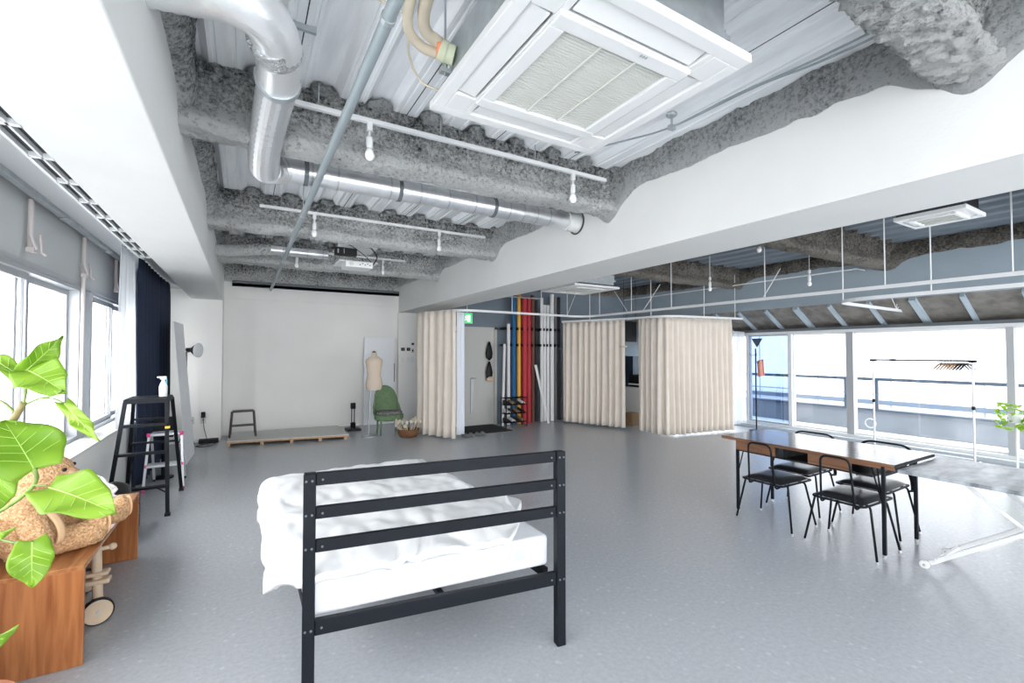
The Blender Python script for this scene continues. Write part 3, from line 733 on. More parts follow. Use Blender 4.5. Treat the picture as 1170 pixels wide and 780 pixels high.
# bulbs in right bay and cable rail
lrail(3.9,8.2,6.2,2.86,'white lamp rail in the far right bay') if False else None
for k,(x,y,z,l) in enumerate(((5.35,6.9,2.90,'white bulb hanging left of the entrance curtains in the right bay'),(6.9,5.0,2.84,'white bulb hanging above the pleated curtain corner'),(5.6,3.35,3.05,'white bulb hanging beside the small black-cased cassette'),(7.3,3.6,2.78,'white bulb hanging lowest near the blue grey band above the table'))):
    b=bulb((x,y,z),l); r=MB().tube([(0,0,0),(0,0,3.2-z)],.005,6).build('drop_rod','plast'); r.parent=b
t=MB().tube([(8.3,8.5,2.86),(8.3,3.4,2.86),(8.58,3.4,2.86)],.012,8).build('ceiling_conduit','plast'); tag(t,'thin white conduit running along the blue grey band in the right bay','conduit')

# ================================================================ bed
bed=thing('metal_bed','black metal bed frame with a three-rail headboard and white mattress','bed',(.231,2.181,0))
U=Vector((.988,-.154,0)); V=Vector((.154,.988,0)); O=Vector((.231,2.181,0))
def hb(u,z): return O+U*u+Vector((0,0,z))
L=1.275
for u0 in (0,L-.05):
    c=hb(u0+.025,0)
    MB().bar(c,c+Vector((0,0,1.02)),.05,.05,up=V).build('post','black',bed,bevel=.004)
for z0,z1,n in ((.965,1.02,'rail'),(.82,.872,'rail'),(.675,.728,'rail'),(.318,.385,'lower_rail')):
    a=hb(.05,(z0+z1)/2); b=hb(L-.05,(z0+z1)/2)
    r=MB().bar(a,b,.028,z1-z0).build(n,'black',bed,bevel=.003)
    q=MB()
    for u in (.012,.036,.078,L-.078,L-.036,L-.012):
        q=MB(); p=hb(u,(z0+z1)/2-.002)-V*(.026 if u<.05 or u>L-.05 else .0145)
        rot=Matrix.Rotation(PI/2,3,'X').to_3x3()
        q.lathe([(.005,-.003),(.005,.003)],p,10,rot=Matrix.Rotation(-math.atan2(.154,.988),3,'Z')@rot)
        q.build('bolt','steel',r,smooth=40)
# frame side rails, foot end legs, slats
def bp(u,v,z): return (.255+1.21*u, 2.215-.125*u+1.80*v, z)
for u in (0,1): MB().bar(bp(u*.97+.015,0,.335),bp(u*.97+.015,1,.335),.03,.05).build('side_rail','black',bed)
MB().bar(bp(0.015,1,.335),bp(.985,1,.335),.03,.05).build('foot_rail','black',bed)
for u in (.02,.98): MB().bar(bp(u,.99,0),bp(u,.99,.34),.04).build('foot_leg','black',bed,bevel=.003)
MB().bar(bp(.5,.5,0),bp(.5,.5,.34),.03).build('centre_leg','black',bed)
MB().bar(bp(.5,0,.345),bp(.5,1,.345),.03,.02).build('centre_bar','black',bed)
for v in [.1+.1*k for k in range(9)]: MB().bar(bp(0.02,v,.355),bp(.98,v,.355),.05,.012).build('slat','black',bed)
# mattress
def mfn(u,v):
    return None
mm=MB()
nu,nv=25,33
def medge(x): return 1-(max(0,abs(x-.5)-.47)/.03)**2*.25
top=[];
mm.grid(nu,nv,lambda u,v:Vector(bp(u,v,.54-.010*math.sin(PI*u*1.0)*(1-v)+.006*noise.noise(Vector((u*5,v*5,0)))))) 
mm.grid(nu,nv,lambda u,v:Vector(bp(u,v,.372)))
def ring(v,w,f):
    return f
# sides
def side(path):
    mm.grid(len(path),6,lambda a,b:Vector(bp(path[round(a*(len(path)-1))][0],path[round(a*(len(path)-1))][1],.372+(.54-.372)*b-( .010*math.sin(PI*path[round(a*(len(path)-1))][0])*(1-path[round(a*(len(path)-1))][1]) if b==1 else 0)+(0.006*noise.noise(Vector((path[round(a*(len(path)-1))][0]*5,path[round(a*(len(path)-1))][1]*5,0))) if b==1 else 0))))
side([(i/(nu-1),0) for i in range(nu)]); side([(i/(nu-1),1) for i in range(nu)])
side([(0,i/(nv-1)) for i in range(nv)]); side([(1,i/(nv-1)) for i in range(nv)])
mo=mm.build('mattress','matt',None,smooth=50)
bm=bmesh.new(); bm.from_mesh(mo.data); bmesh.ops.remove_doubles(bm,verts=bm.verts,dist=.0005); bmesh.ops.recalc_face_normals(bm,faces=bm.faces); bm.to_mesh(mo.data); bm.free()
mo.data.set_sharp_from_angle(angle=R(50))
b=mo.modifiers.new('bevel','BEVEL'); b.width=.03; b.segments=4; b.limit_method='ANGLE'; b.angle_limit=R(50)
tag(mo,'white mattress lying on the black metal bed frame','mattress')
c=Vector(bp(.86,0,.46))-V*.0
MB().cbox(c-Vector((0,.002,0)),(.05,.004,.055),Matrix.Rotation(-.1,3,'Z')).build('care_tag','tag',mo)
# duvet
def dv(u,v):
    # u across (0 left .. 1 right), v from near headboard (0) to foot (1)
    yb=2.17+1.88*v-.10*u*(1-v)+.30*max(0,1-u/.16)*(1-v)**2
    front=.02+.05*noise.noise(Vector((u*6,0,2)))
    if v<.2: yb+=front*(1-v/.2)
    Rr=1.43+.17*math.exp(-((v-.28)/.10)**2)-.22*max(0,1-v/.14)**1.2+.03*noise.noise(Vector((v*8,3,0)))
    Lf=.04-.02*max(0,1-v*4)+.03*noise.noise(Vector((v*6,1,0)))    # arc-length coordinate of left edge incl. hang
    s=Lf+(Rr-Lf)*u
    xe=.22
    th=.045+.03*math.exp(-((u-.55)/.5)**2)*math.sin(PI*min(1,v*1.0+.12))
    z=.545+th*min(1,u*8+.3)*min(1,(1-u)*10+.15)*min(1,v*9+.12)*min(1,(1-v)*10+.2)
    w=.020*noise.noise(Vector((s*5,yb*4,0)))+.012*noise.noise(Vector((s*13,yb*7,4)))
    if v<.28: w+=.016*math.sin(s*38+5*noise.noise(Vector((s*4,yb*4,8))))*(1-v/.28)*math.exp(-((u-.62)/.25)**2)
    # seam ridge running diagonal
    w+=.012*math.exp(-((v-.34-.12*u)/.03)**2)
    if s>xe: x=s; z=z+w
    else:
        q=(xe-s); rr=.09
        if q<rr*PI/2:
            a=q/rr; x=xe-rr*math.sin(a); z=z+w*.5-rr*(1-math.cos(a))
        else:
            x=xe-rr-.02*noise.noise(Vector((yb*5,2,0)))-.01; z=z-rr-(q-rr*PI/2)*1.0
    if u>.93 and s>1.42: z-=(s-1.42)*.4
    return (x+.01*noise.noise(Vector((s*3,yb*3,6))),yb,max(z,.36+.0*v) if s<xe else max(z,.548))
du=MB().grid(110,130,dv).build('white_duvet','bedw',None,smooth=True,solid=.035)
du.modifiers['solid'].offset=1 if False else 0
tag(du,'rumpled white duvet lying on the mattress and hanging over its left side','duvet')

# ================================================================ table and chairs
tb=thing('wooden_table','long dark plank-topped table with walnut drawer fronts and black steel legs','table',(4.47,2.1,0))
TX0,TX1,TY0,TY1=4.12,4.87,1.47,2.87
tp=MB()
n=7
for k in range(n):
    x0=TX0+(TX1-TX0)*k/n; tp.box(x0+.003,TY0,.695,x0+(TX1-TX0)/n-.003,TY1,.72)
tp.box(TX0+.004,TY0+.004,.692,TX1-.004,TY1-.004,.712)
tp.build('tabletop','walnut',tb)
MB().box(TX0-.002,TY0,.694,TX0+.004,TY1,.719).build('front_edge','walnutf',tb)
MB().box(TX0,TY0-.003,.697,TX1,TY0,.719).build('end_strip','black',tb)
bx=MB().box(TX0+.06,TY0+.16,.585,TX1-.06,TY1-.12,.60)
bx.box(TX0+.06,TY1-.14,.59,TX1-.06,TY1-.12,.692)
for y in (TY1-.58,TY1-.98): bx.box(TX0+.06,y,.59,TX1-.06,y+.015,.692)
bx.build('drawer_case','blackp',tb)
for a,b in ((TY1-.50,TY1-.12),(TY0+.30,TY1-.78)):
    MB().box(TX0+.045,a,.60,TX0+.065,b,.694).build('drawer_front','walnutf',tb,bevel=.002)
MB().box(TX0+.05,TY0+.02,.665,TX0+.07,TY0+.30,.692).build('apron','walnutf',tb)
for x in (4.18,4.765):
    for y in (1.56,2.74):
        MB().bar((x,y,.02),(x,y,.69),.024).build('leg','black',tb,bevel=.002)
        MB().tube([(x,y,0),(x,y,.02)],.014,10).build('foot_cap','alu',tb)
for y in (1.56,2.74):
    MB().bar((4.18,y,.62),(4.765,y,.62),.02).build('end_rail','black',tb)
for x in (4.18,4.765):
    m=MB().tube([(x,1.575,.42),(x,1.64,.68)],.006,6)
    m.tube([(x,1.575,.42),(x,1.60,.68)],.006,6).tube([(x,2.725,.42),(x,2.66,.68)],.006,6); m.build('brace','black',tb)

def make_chair(label,loc,rz):
    # local: faces +x, seat centre at origin
    t=thing('metal_chair',label,'chair',(0,0,0),group='black vinyl chairs around the long wooden table')
    sz=.40
    r=.0085
    # seat cushion
    cu=MB()
    def fn(u,v):
        x=-.20+.46*u; y=-.18+.36*v
        e=(1-abs(2*u-1)**6)*(1-abs(2*v-1)**6)
        y*=(1-.06*(1-u))
        return (x,y,sz+.004+.032*e)
    cu.grid(21,21,fn); 
    cu.grid(21,21,lambda u,v:(-.20+.46*u,(-.18+.36*v)*(1-.06*(1-u)),sz))
    cu.build('seat','vinyl',t,smooth=50)
    fr=rounded([(-.21,0,sz-.008),(-.21,-.18,sz-.008),(.265,-.19,sz-.008),(.265,.19,sz-.008),(-.21,.18,sz-.008),(-.21,0.001,sz-.008)],.04)
    MB().tube(fr,r,8).build('seat_frame','black',t,smooth=True)
    # back loop: from seat sides up
    bk=rounded([(-.10,-.12,sz-.03),(-.19,-.12,sz-.045),(-.20,-.115,sz+.02),(-.235,-.10,.735),(-.235,.10,.735),(-.20,.115,sz+.02),(-.19,.12,sz-.045),(-.10,.12,sz-.03)],.05,5)
    MB().tube(bk,r,8).build('back_frame','black',t,smooth=True)
    for sx,sy in ((-1,-1),(-1,1),(1,-1),(1,1)):
        x0=-.13 if sx<0 else .14
        pts=rounded([(x0-.03*sx,sy*.15,sz-.012),(x0,sy*.19,sz-.016),(x0+sx*.06,sy*.25,.01)],.03)
        MB().tube(pts,r,8).build('leg','black',t,smooth=True)
        MB().tube([(x0+sx*.06,sy*.25,0),(x0+sx*.061,sy*.249,.018)],.011,8).build('foot_cap','alu',t)
    t.location=loc; t.rotation_euler.z=rz
    return t
ch=make_chair('black vinyl chair at the near side of the long table, farther from the X-legged table',(4.19,2.39,0),0)
dup(ch,(4.19,1.79,0),0,'black vinyl chair at the near side of the long table, beside the X-legged table')
dup(ch,(4.80,2.46,0),PI,'black vinyl chair on the window side of the long table, at the curtain end')
dup(ch,(4.80,1.86,0),PI,'black vinyl chair on the window side of the long table, beside the X-legged table')

for o_ in [q for q in bpy.data.objects if q.get('category')=='chair' and 'window side' in q['label']]:
    for q in o_.children:
        if q.name.startswith('back_frame'): q.scale=(1,1.75,.985)

# X-leg table
it=thing('folding_table','low white X-legged folding table with a weathered grey top and small wheels','table',(4.5,.7,0))
MB().box(4.13,-.35,.665,4.96,1.455,.69).build('tabletop','grtop',it,bevel=.003)
for x,xf in ((4.25,'n'),(4.66,'f')):
    MB().bar((x,1.32,.04),(x,.30,.655) if False else (x,.52,.655),.018,.030).build('leg','plast',it,bevel=.004)
    MB().bar((x+.03,1.15,.655),(x+.03,.35,.02),.012,.022).build('leg','plast',it,bevel=.004)
    MB().lathe([(.012,-.012),(.026,-.012),(.028,-.006),(.028,.006),(.026,.012),(.012,.012)],(x-.03,1.34,.03),20,rot=Matrix.Rotation(PI/2,3,'Y')).build('wheel','plast',it,smooth=40)
    MB().lathe([(.008,-.015),(.008,.015)],(x-.03,1.34,.03),12,rot=Matrix.Rotation(PI/2,3,'Y')).build('wheel_hub','galv',it,smooth=40)
MB().bar((4.22,1.28,.075),(4.68,1.28,.075),.02).build('cross_bar','plast',it); MB().bar((4.2,.84,.37),(4.7,.84,.37),.015).build('pivot_bar','plast',it)
MB().bar((4.44,1.10,.16),(4.44,.6,.60),.03,.02).build('lift_arm','plast',it)

# coat stand
cs=thing('coat_stand','thin black coat stand with small hooks in front of the blue tinted window pane','coat stand',(8.75,5.33,0))
X,Y=8.7,5.30
MB().tube([(X,Y,0.02),(X,Y,1.62)],.013,10).build('pole','black',cs,smooth=40)
MB().lathe([(.13,0),(.13,.012),(.02,.025)],(X,Y,0),24).build('base','black',cs,smooth=40)
for a,z in ((0.4,1.5),(2.6,1.5),(4.2,1.35),(5.8,1.35)):
    d=Vector((math.cos(a),math.sin(a),0)); MB().tube([Vector((X,Y,z))+d*.01,Vector((X,Y,z-.02))+d*.09,Vector((X,Y,z+.02))+d*.12],.005,6).build('hook','black',cs,smooth=True)
t=MB().grid(8,10,lambda u,v:(X-.01+.03*math.sin(u*9),Y-.03-.12*u-.02*v,1.38-.32*v+.03*u)).build('salmon_cloth','pinkc',None,smooth=True,solid=.008); tag(t,'small salmon cloth hanging on the black coat stand','cloth')

# garment rack
gk=thing('garment_rack','silver garment rack with black joints standing by the right windows','clothes rack',(8.3,2.6,0))
RX=8.35; RY0,RY1=2.11,3.22
MB().tube([(RX,RY0-.04,1.43),(RX,RY1+.04,1.43)],.013,10).build('top_rail','steel',gk,smooth=40)
for y in (RY0,RY1):
    MB().tube([(RX,y,.05),(RX,y,1.43)],.013,10).build('upright','lite',gk,smooth=40)
    MB().cbox((RX,y,1.425),(.045,.08,.035)).build('top_joint','blackp',gk,bevel=.005)
    MB().tube([(RX,y,.78),(RX,y,.83)],.02,10).build('height_clamp','blackp',gk,smooth=40)
    MB().tube([(RX-.22,y,.06),(RX+.22,y,.06)],.013,8).build('foot_bar','lite',gk,smooth=40)
    for dx in (-.2,.2): MB().tube([(RX+dx,y-.01,.025),(RX+dx,y+.01,.025)],.025,12).build('caster','blackp',gk,smooth=40)
MB().tube([(RX,RY1-.28,1.43),(RX,RY1-.23,1.43)],.018,10).build('rail_clip','blackp',gk,smooth=40)
MB().tube([(RX,RY0,.12),(RX,RY1,.12)],.011,8).build('bottom_rail','lite',gk,smooth=40)
hang=None
for k in range(9):
    y=RY0+.05+k*.033; bl=k<3
    lab='dark hanger on the garment rack, nearest its right upright' if bl else 'brown wooden hanger on the garment rack, left of the dark hangers'
    h=thing('coat_hanger',lab,'hanger',(RX,y,1.43),group='dark hangers on the garment rack' if bl else 'brown hangers on the garment rack')
    MB().tube(arc((RX,y,1.452),.018,-.9,PI+.3,8)+[(RX,y,1.405)],.0025,5).build('hook','alu',h)
    MB().tube([(RX-.19,y+.03,1.31),(RX-.08,y+.01,1.375),(RX,y,1.395),(RX+.08,y-.01,1.375),(RX+.19,y-.03,1.31)],[.008,.011,.012,.011,.008],8).build('arms','blackp' if bl else 'hangw',h,smooth=True)

# ================================================================ entrance
d=thing('door_1','grey white entrance door with hanging bags','',(0,0,0)); d['kind']='structure'
MB().box(3.62,8.655,0,3.68,8.71,2.08).box(4.66,8.655,0,4.72,8.71,2.08).box(3.62,8.655,2.04,4.72,8.71,2.08).build('door_frame','door',d)
MB().box(3.68,8.675,.01,4.66,8.70,2.04).build('door_panel','door',d,bevel=.003)
MB().box(4.10,8.655,.25,4.16,8.675,1.0).tube([(4.13,8.65,1.0),(4.13,8.62,1.0),(4.2,8.61,1.0)],.012,8).build('door_handle','frame',d)
MB().box(3.75,8.66,1.95,3.95,8.675,1.99).build('door_closer','steel',d)
for z,rz,l in ((1.62,.13,'upper'),(1.20,.15,'lower')):
    m=MB(); m.lathe([(.01,-.2 if l=='upper' else -.19),(.07,-.15),(.085,-.04),(.06,.08),(.02,.2)],(4.52,8.63,z-.05),16,sx=1,sy=.3)
    o=m.build('black_hat','blackp',None,smooth=True); tag(o,l+' of the two black bags hanging on the entrance door','bag')
o=MB().lathe([(.01,-.06),(.08,-.04),(.09,.01),(.03,.05)],(4.53,8.60,.98),14,sy=.4).build('tan_pouch','birch',None,smooth=True); tag(o,'small tan pouch hanging under the black bags on the door','pouch')
bpy.data.objects['black_hat'].name='black_bag'
# exit sign
ex=thing('exit_sign','small green lit emergency exit sign with a running figure above the entrance','sign',(3.75,7.9,2.17))
ey=8.25; exx=3.72
MB().box(exx,ey,2.12,exx+.22,ey+.03,2.33).build('sign_box','plast',ex,bevel=.003)
MB().box(exx+.01,ey-.003,2.13,exx+.21,ey,2.32).build('green_face','green',ex)
m=MB().box(exx+.11,ey-.006,2.15,exx+.17,ey-.003,2.29)
m.build('door_symbol','exw',ex)
m=MB().ell((exx+.085,ey-.006,2.275),(.012,.003,.012),n=10,m=6)
for a,b in (((.085,2.26),(.075,2.215)),((.08,2.25),(.055,2.235)),((.08,2.25),(.105,2.23)),((.075,2.215),(.10,2.195)),((.10,2.195),(.095,2.165)),((.075,2.215),(.06,2.185)),((.06,2.185),(.04,2.18))):
    m.bar((exx+a[0],ey-.005,a[1]),(exx+b[0],ey-.005,b[1]),.003,.009,up=(0,1,0)) if False else m.bar((exx+a[0],ey-.005,a[1]),(exx+b[0],ey-.005,b[1]),.010,.004,up=(0,1,0))
m.build('running_figure','green' if False else 'exw',ex)
MB().tube([(exx+.11,ey+.015,2.33),(exx+.11,ey+.015,3.2)],.006,6).build('drop_rod','plast',ex)
# door mat + slippers
o=MB().box(3.55,7.75,.002,4.58,8.62,.015).build('door_mat','mat_',None,bevel=.004); tag(o,'black door mat in front of the entrance door','mat')
sl0=None
sx0=[3.50,3.61,3.74,3.85]
labs=['leftmost of the four grey slippers by the door mat','second grey slipper from the curtain by the door mat','third grey slipper from the curtain by the door mat','rightmost of the four grey slippers by the door mat']
for k,x in enumerate(sx0):
    if sl0 is None:
        sl0=thing('slipper',labs[0],'slipper',(x,7.62,.0),group='grey slippers by the door mat')
        MB().lathe([(1,0),(1.02,.008),(1,.018)],(x,7.62,0),20,sx=.048,sy=.13).build('sole','shoe',sl0,smooth=40)
        MB().grid(12,8,lambda u,v:(x+.046*math.cos(PI*u),7.62-.125+.13*v,.02+.05*math.sin(PI*u)*(.4+.6*v))).build('upper','shoe',sl0,smooth=True,solid=.006)
    else: dup(sl0,(x,7.62+.01*(k%2),0),None,labs[k])
# shoe rack
sr=thing('shoe_rack','low dark wire shoe rack with three shelves beside the entrance door','shoe rack',(4.86,8.35,0))
for z in (.10,.28,.46,.60):
    m=MB()
    for k in range(5): m.tube([(4.62,8.08+k*.05,z),(5.12,8.08+k*.05,z)],.006,6)
    m.tube([(4.62,8.08,z),(4.62,8.28,z)],.007,6).tube([(5.12,8.08,z),(5.12,8.28,z)],.007,6)
    m.build('shelf','black',sr)
for x in (4.62,5.12):
    for y in (8.08,8.28): MB().tube([(x,y,0),(x,y,.62)],.009,8).build('upright','black',sr)
sh=None; cnt=0
shl=[('black','leath'),('pale','plast'),('black','leath'),('tan','card')]
for zi,z in enumerate((.107,.287,.467)):
    for k in range(4):
        nm,mm_=shl[(k+zi)%4]; x=4.69+k*.115
        s=thing('shoe','%s shoe, number %s from the left'%(nm,'one two three four'.split()[k])+' on the %s shelf of the wire shoe rack'%('bottom middle top'.split()[zi]),'shoe',(x,8.18,z),group='shoes on the wire rack')
        s['label']='%s shoe on the %s shelf of the shoe rack, %s'%(nm,'bottom middle top'.split()[zi],('at its left end','second from its left end','second from its right end','at its right end')[k])
        MB().lathe([(1,0),(1.03,.006),(1,.014)],(x,8.18,z),16,sx=.04,sy=.12).build('sole','blackp',s,smooth=40)
        MB().grid(12,10,lambda u,v:(x+.037*math.cos(PI*u)*(1-.2*abs(2*v-1)**3),8.18-.115+.23*v,z+.014+(.035+.045*v)*math.sin(PI*u))).build('upper',mm_,s,smooth=True,solid=.006)

# paper rolls
rack=thing('roll_rack','black wall brackets holding the upright paper rolls','bracket',(5.4,8.6,0))
for z in (2.03,1.68):
    MB().box(4.72,8.50,z,6.22,8.53,z+.035).build('rail','blackp',rack)
    for x_ in (4.76,4.917,5.06,5.174,5.306,5.434,5.55,5.65,5.745,5.835,5.93,6.05,6.15): MB().box(x_-.006,8.32,z-.01,x_+.006,8.5,z+.045).build('prong','blackp',rack)
rolls=[(4.67,8.32,1.72,.028,'paper_w','short white paper roll leaning left of the rolls, over the shoe rack',.05),
(4.86,8.40,2.15,.035,'paper_w','pale grey-white paper roll left of the blue roll',0),
(4.99,8.40,2.95,.05,'paper_b','tall blue paper roll standing in the wall rack',0),
(5.12,8.40,2.85,.042,'paper_y','tall yellow paper roll standing beside the blue roll',0),
(5.24,8.36,2.75,.055,'paper_r','crinkled red paper roll beside the yellow roll',0),
(5.37,8.40,2.75,.052,'paper_r','plain red paper roll, right one of the two reds',0),
(5.49,8.42,2.8,.045,'paper_c','dark brown paper roll right of the red rolls',0),
(5.60,8.45,2.7,.035,'paper_k','black paper roll in the gap behind the leaning white board',0),
(5.70,8.38,2.75,.035,'paper_w','leftmost of the tall white paper rolls',0),
(5.79,8.40,2.6,.035,'paper_w','second of the tall white paper rolls from the left',0),
(5.88,8.40,2.6,.035,'paper_w','third of the tall white paper rolls from the left',0),
(5.98,8.38,2.85,.045,'paper_w','rightmost and tallest of the white paper rolls',0),
(6.10,8.42,2.8,.04,'paper_g','dark grey paper roll right of the white rolls',0),
(6.20,8.42,2.8,.04,'paper_k','black paper roll next to the cream curtain',0)]
for x,y,h,r,m_,l,ln in rolls:
    o=MB().lathe([(r*.5,.012),(r,.012),(r,h),(r*.5,h)],(x,y,0),20,cap=True)
    if ln:
        o.v=[(a+ln*c/h,b,c) for a,b,c in o.v]
    if 'crinkled' in l: o.v=[tuple(Vector(v)+nz(v,14,.006)) for v in o.v]
    o=o.build('paper_roll',m_,None,smooth=40); tag(o,l,'paper roll','paper rolls in the wall rack')
o=MB().bar((5.66,8.05,.02),(5.50,8.33,1.27),.09,.02).build('white_board','plast',None,bevel=.003); tag(o,'narrow white board leaning against the paper rolls','board')
# ceiling clutter above rolls: black truss bar
o=MB().tube([(3.7,8.3,2.72),(5.6,8.3,2.72)],.015,8).build('hanging_pipe','galv'); tag(o,'horizontal grey pipe high up in front of the paper rolls','pipe')

# stuff behind gap in curtains: dark blind, window, cabinet
bkx=7.4
cbn=thing('low_cabinet','low white cabinet seen through the gap between the cream curtains','cabinet',(7.9,7.6,0))
MB().box(7.3,7.0,.03,8.3,7.5,.78).build('body','plast',cbn,bevel=.004)
for k in (0,1): MB().box(7.29,7.02+k*.24,.06,7.30,7.24+k*.24,.76).build('door','acw',cbn)
MB().box(7.32,7.02,0,8.28,7.48,.03).build('plinth','blackp',cbn)
o=MB().box(7.0,6.95,0.002,7.25,7.2,.26).build('cardboard_box','card',None,bevel=.004); tag(o,'brown cardboard box on the floor in the gap between the curtains','box')
pr_=thing('office_printer','black printer on the low cabinet behind the curtains','printer',(7.8,7.25,.78))
MB().box(7.4,7.02,.785,8.0,7.45,1.05).build('body','blackp',pr_,bevel=.02,seg=3); MB().box(7.35,7.05,.83,7.42,7.4,.86).build('paper_tray','plast',pr_)
o=MB().box(7.40,7.58,1.78,7.80,7.61,2.25).tube([(7.42,7.595,2.25),(7.42,7.595,3.2)],.004,5).tube([(7.78,7.595,2.25),(7.78,7.595,3.2)],.004,5).build('black_blind','blackp'); tag(o,'black blind hanging at the top of the gap between the cream curtains','blind')
o=MB().box(8.0,7.9,.02,8.5,8.6,1.45).build('storage_cabinet',mat('dark_blue_cabinet',(.03,.06,.10),.4),None,bevel=.005); tag(o,'tall dark blue cabinet behind the curtain gap','cabinet')
# window in entrance-side wall strip seen in the gap (bright)

# ================================================================ back-left area
pf=thing('low_platform','low white-topped platform on wooden blocks along the back wall','platform',(.7,9.1,0))
def pfp(u,v,z): return Vector((-.22+1.85*u,8.82-.33*u+ (.95+.18*u)*v,z))
MB().poly([pfp(0,0,.045),pfp(1,0,.045),pfp(1,1,.045),pfp(0,1,.045)],(0,0,.03)).build('plywood_base','pine',pf)
MB().poly([pfp(0,0,.075),pfp(1,0,.075),pfp(1,1,.075),pfp(0,1,.075)],(0,0,.012)).build('top_sheet','acg',pf)
for u in (.01,.27,.51,.75,.97):
    for v in (.04,.93): MB().cbox(pfp(u,v,.0225),(.05,.09,.045)).build('block','pine',pf)
st=thing('step_stool','dark grey two-step stool standing on the low platform','step stool',(0,9.35,.087))
sx,sy,sz_=0,9.35,.087
MB().box(-.16,9.24,.50,.16,9.44,.525).build('top_step','dwood',st,bevel=.004); MB().box(-.16,9.14,.27,.16,9.30,.29).build('lower_step','dwood',st,bevel=.004)
for x in (-.175,.175):
    s=1 if x>0 else -1
    MB().bar((x+s*.02,9.12,sz_),(x-s*.01,9.25,.50),.025,.045).build('leg','dwood',st); MB().bar((x+s*.02,9.50,sz_),(x-s*.01,9.42,.50),.025,.045).build('leg','dwood',st)
o=MB().box(2.20,9.90,.002,2.84,9.93,1.86).build('display_board','foam',None,bevel=.002); tag(o,'tall white board standing against the back wall behind the dress form','board')
MB().box(2.832,9.885,.9,2.845,9.90,1.3).build('edge_strip','steel',o)
# mannequin
mn=thing('dress_form','beige linen dress form on a thin grey stand','mannequin',(2.1,8.56,0))
cx,cy=2.08,8.56
MB().lathe([(.02,.845),(.13,.85),(.155,.90),(.16,.97),(.145,1.05),(.125,1.12),(.135,1.2),(.150,1.28),(.165,1.36),(.16,1.41),(.10,1.45),(.052,1.475),(.048,1.52),(.04,1.535)],(cx,cy,0),28,sx=.95,sy=.68).build('torso','linen',mn,smooth=60)
MB().lathe([(.035,1.535),(.036,1.55),(.01,1.57)],(cx,cy,0),16).build('neck_cap','walnutf',mn,smooth=40)
MB().tube([(cx-.09,cy,.02),(cx-.06,cy,.86)],.011,10).build('pole','galv',mn,smooth=40)
MB().lathe([(.13,0),(.13,.01),(.03,.02)],(cx-.09,cy,0),28).build('base','galv',mn,smooth=40)
# green chair
gc=thing('wicker_chair','green rounded-back wicker chair with a dark patterned cushion','chair',(2.42,8.75,0))
gx,gy=2.40,8.70
def back(u,v):   # u around -1..1
    a=(u-.5)*PI*1.0
    w=.26*(1 - .25*max(0,v-.5)*2*.6); 
    zz=.36+.52*v*(math.cos((u-.5)*PI*.98)**.55 if v>0 else 1)
    return (gx+w*math.sin(a),gy+.10+.16*math.cos(a)*1.0-.02+.10*v,zz)
MB().grid(25,14,back).build('backrest','wicker',gc,smooth=True,solid=.025)
MB().tube([back(i/24,1) for i in range(25)],.018,8).build('back_rim','wicker',gc,smooth=True)
MB().lathe([(.24,.26),(.27,.28),(.275,.36),(.25,.375)],(gx,gy,0),28,sx=1,sy=.9).build('seat_apron','wicker',gc,smooth=50)
MB().lathe([(.02,.37),(.235,.375),(.25,.40),(.235,.425),(.02,.432)],(gx,gy-.01,0),28,sx=1,sy=.88).build('cushion','cush',gc,smooth=60)
for a,b in ((-.19,-.16),(.19,-.16),(-.17,.17),(.17,.17)): MB().tube([(gx+a*1.05,gy+b*1.05,0),(gx+a,gy+b,.28)],[.014,.02],8).build('leg','wicker',gc,smooth=True)
# basket with dried plants
bk=thing('wicker_basket','round brown wicker basket on the floor beside the green chair','basket',(2.72,8.22,0))
MB().lathe([(.02,.012),(.15,.0),(.18,.05),(.195,.13),(.185,.135),(.17,.06),(.02,.03)],(2.62,8.20,0),28,cap=False).build('bowl','basket',bk,smooth=True)
MB().tube([(2.62+.19*math.cos(2*PI*i/24),8.20+.19*math.sin(2*PI*i/24),.135) for i in range(24)],.012,6,closed=True).build('rim','basket',bk,smooth=True)
for k in range(16):
    a=random.random()*2*PI; l=.16+.1*random.random(); d=Vector((math.cos(a)*.14,math.sin(a)*.14,0)); b0=Vector((2.62,8.20,.06))+d*.6
    p1=b0+d*1.0+Vector((0,0,l)); 
    o=thing('dried_flower','pale dried flower stem standing in the brown wicker basket','dried flower',tuple(b0),group='dried flowers in the wicker basket')
    MB().tube([b0,(b0+p1)/2+d*.2,p1],[.006,.005,.004],6).build('stem','dried',o,smooth=True)
    MB().ell(p1,(.026,.026,.035),n=10,m=6).build('head','dried',o,smooth=True)
# black tower thing
tw=thing('speaker_stand','slim black twin-pole stand with two small pods in front of the back wall','stand',(1.92,9.45,0))
MB().box(1.76,9.3,0,2.02,9.6,.035).build('base','blackp',tw,bevel=.004)
MB().tube([(1.865,9.45,.03),(1.865,9.45,.50)],.01,8).tube([(1.915,9.45,.03),(1.915,9.45,.50)],.01,8).build('poles','black',tw)
MB().lathe([(.045,.42),(.05,.43),(.05,.52),(.045,.535)],(1.89,9.45,0),18).build('upper_pod','blackp',tw,smooth=40)
MB().lathe([(.045,.05),(.05,.06),(.05,.14),(.03,.15)],(1.89,9.45,0),18).build('lower_pod','blackp',tw,smooth=40)
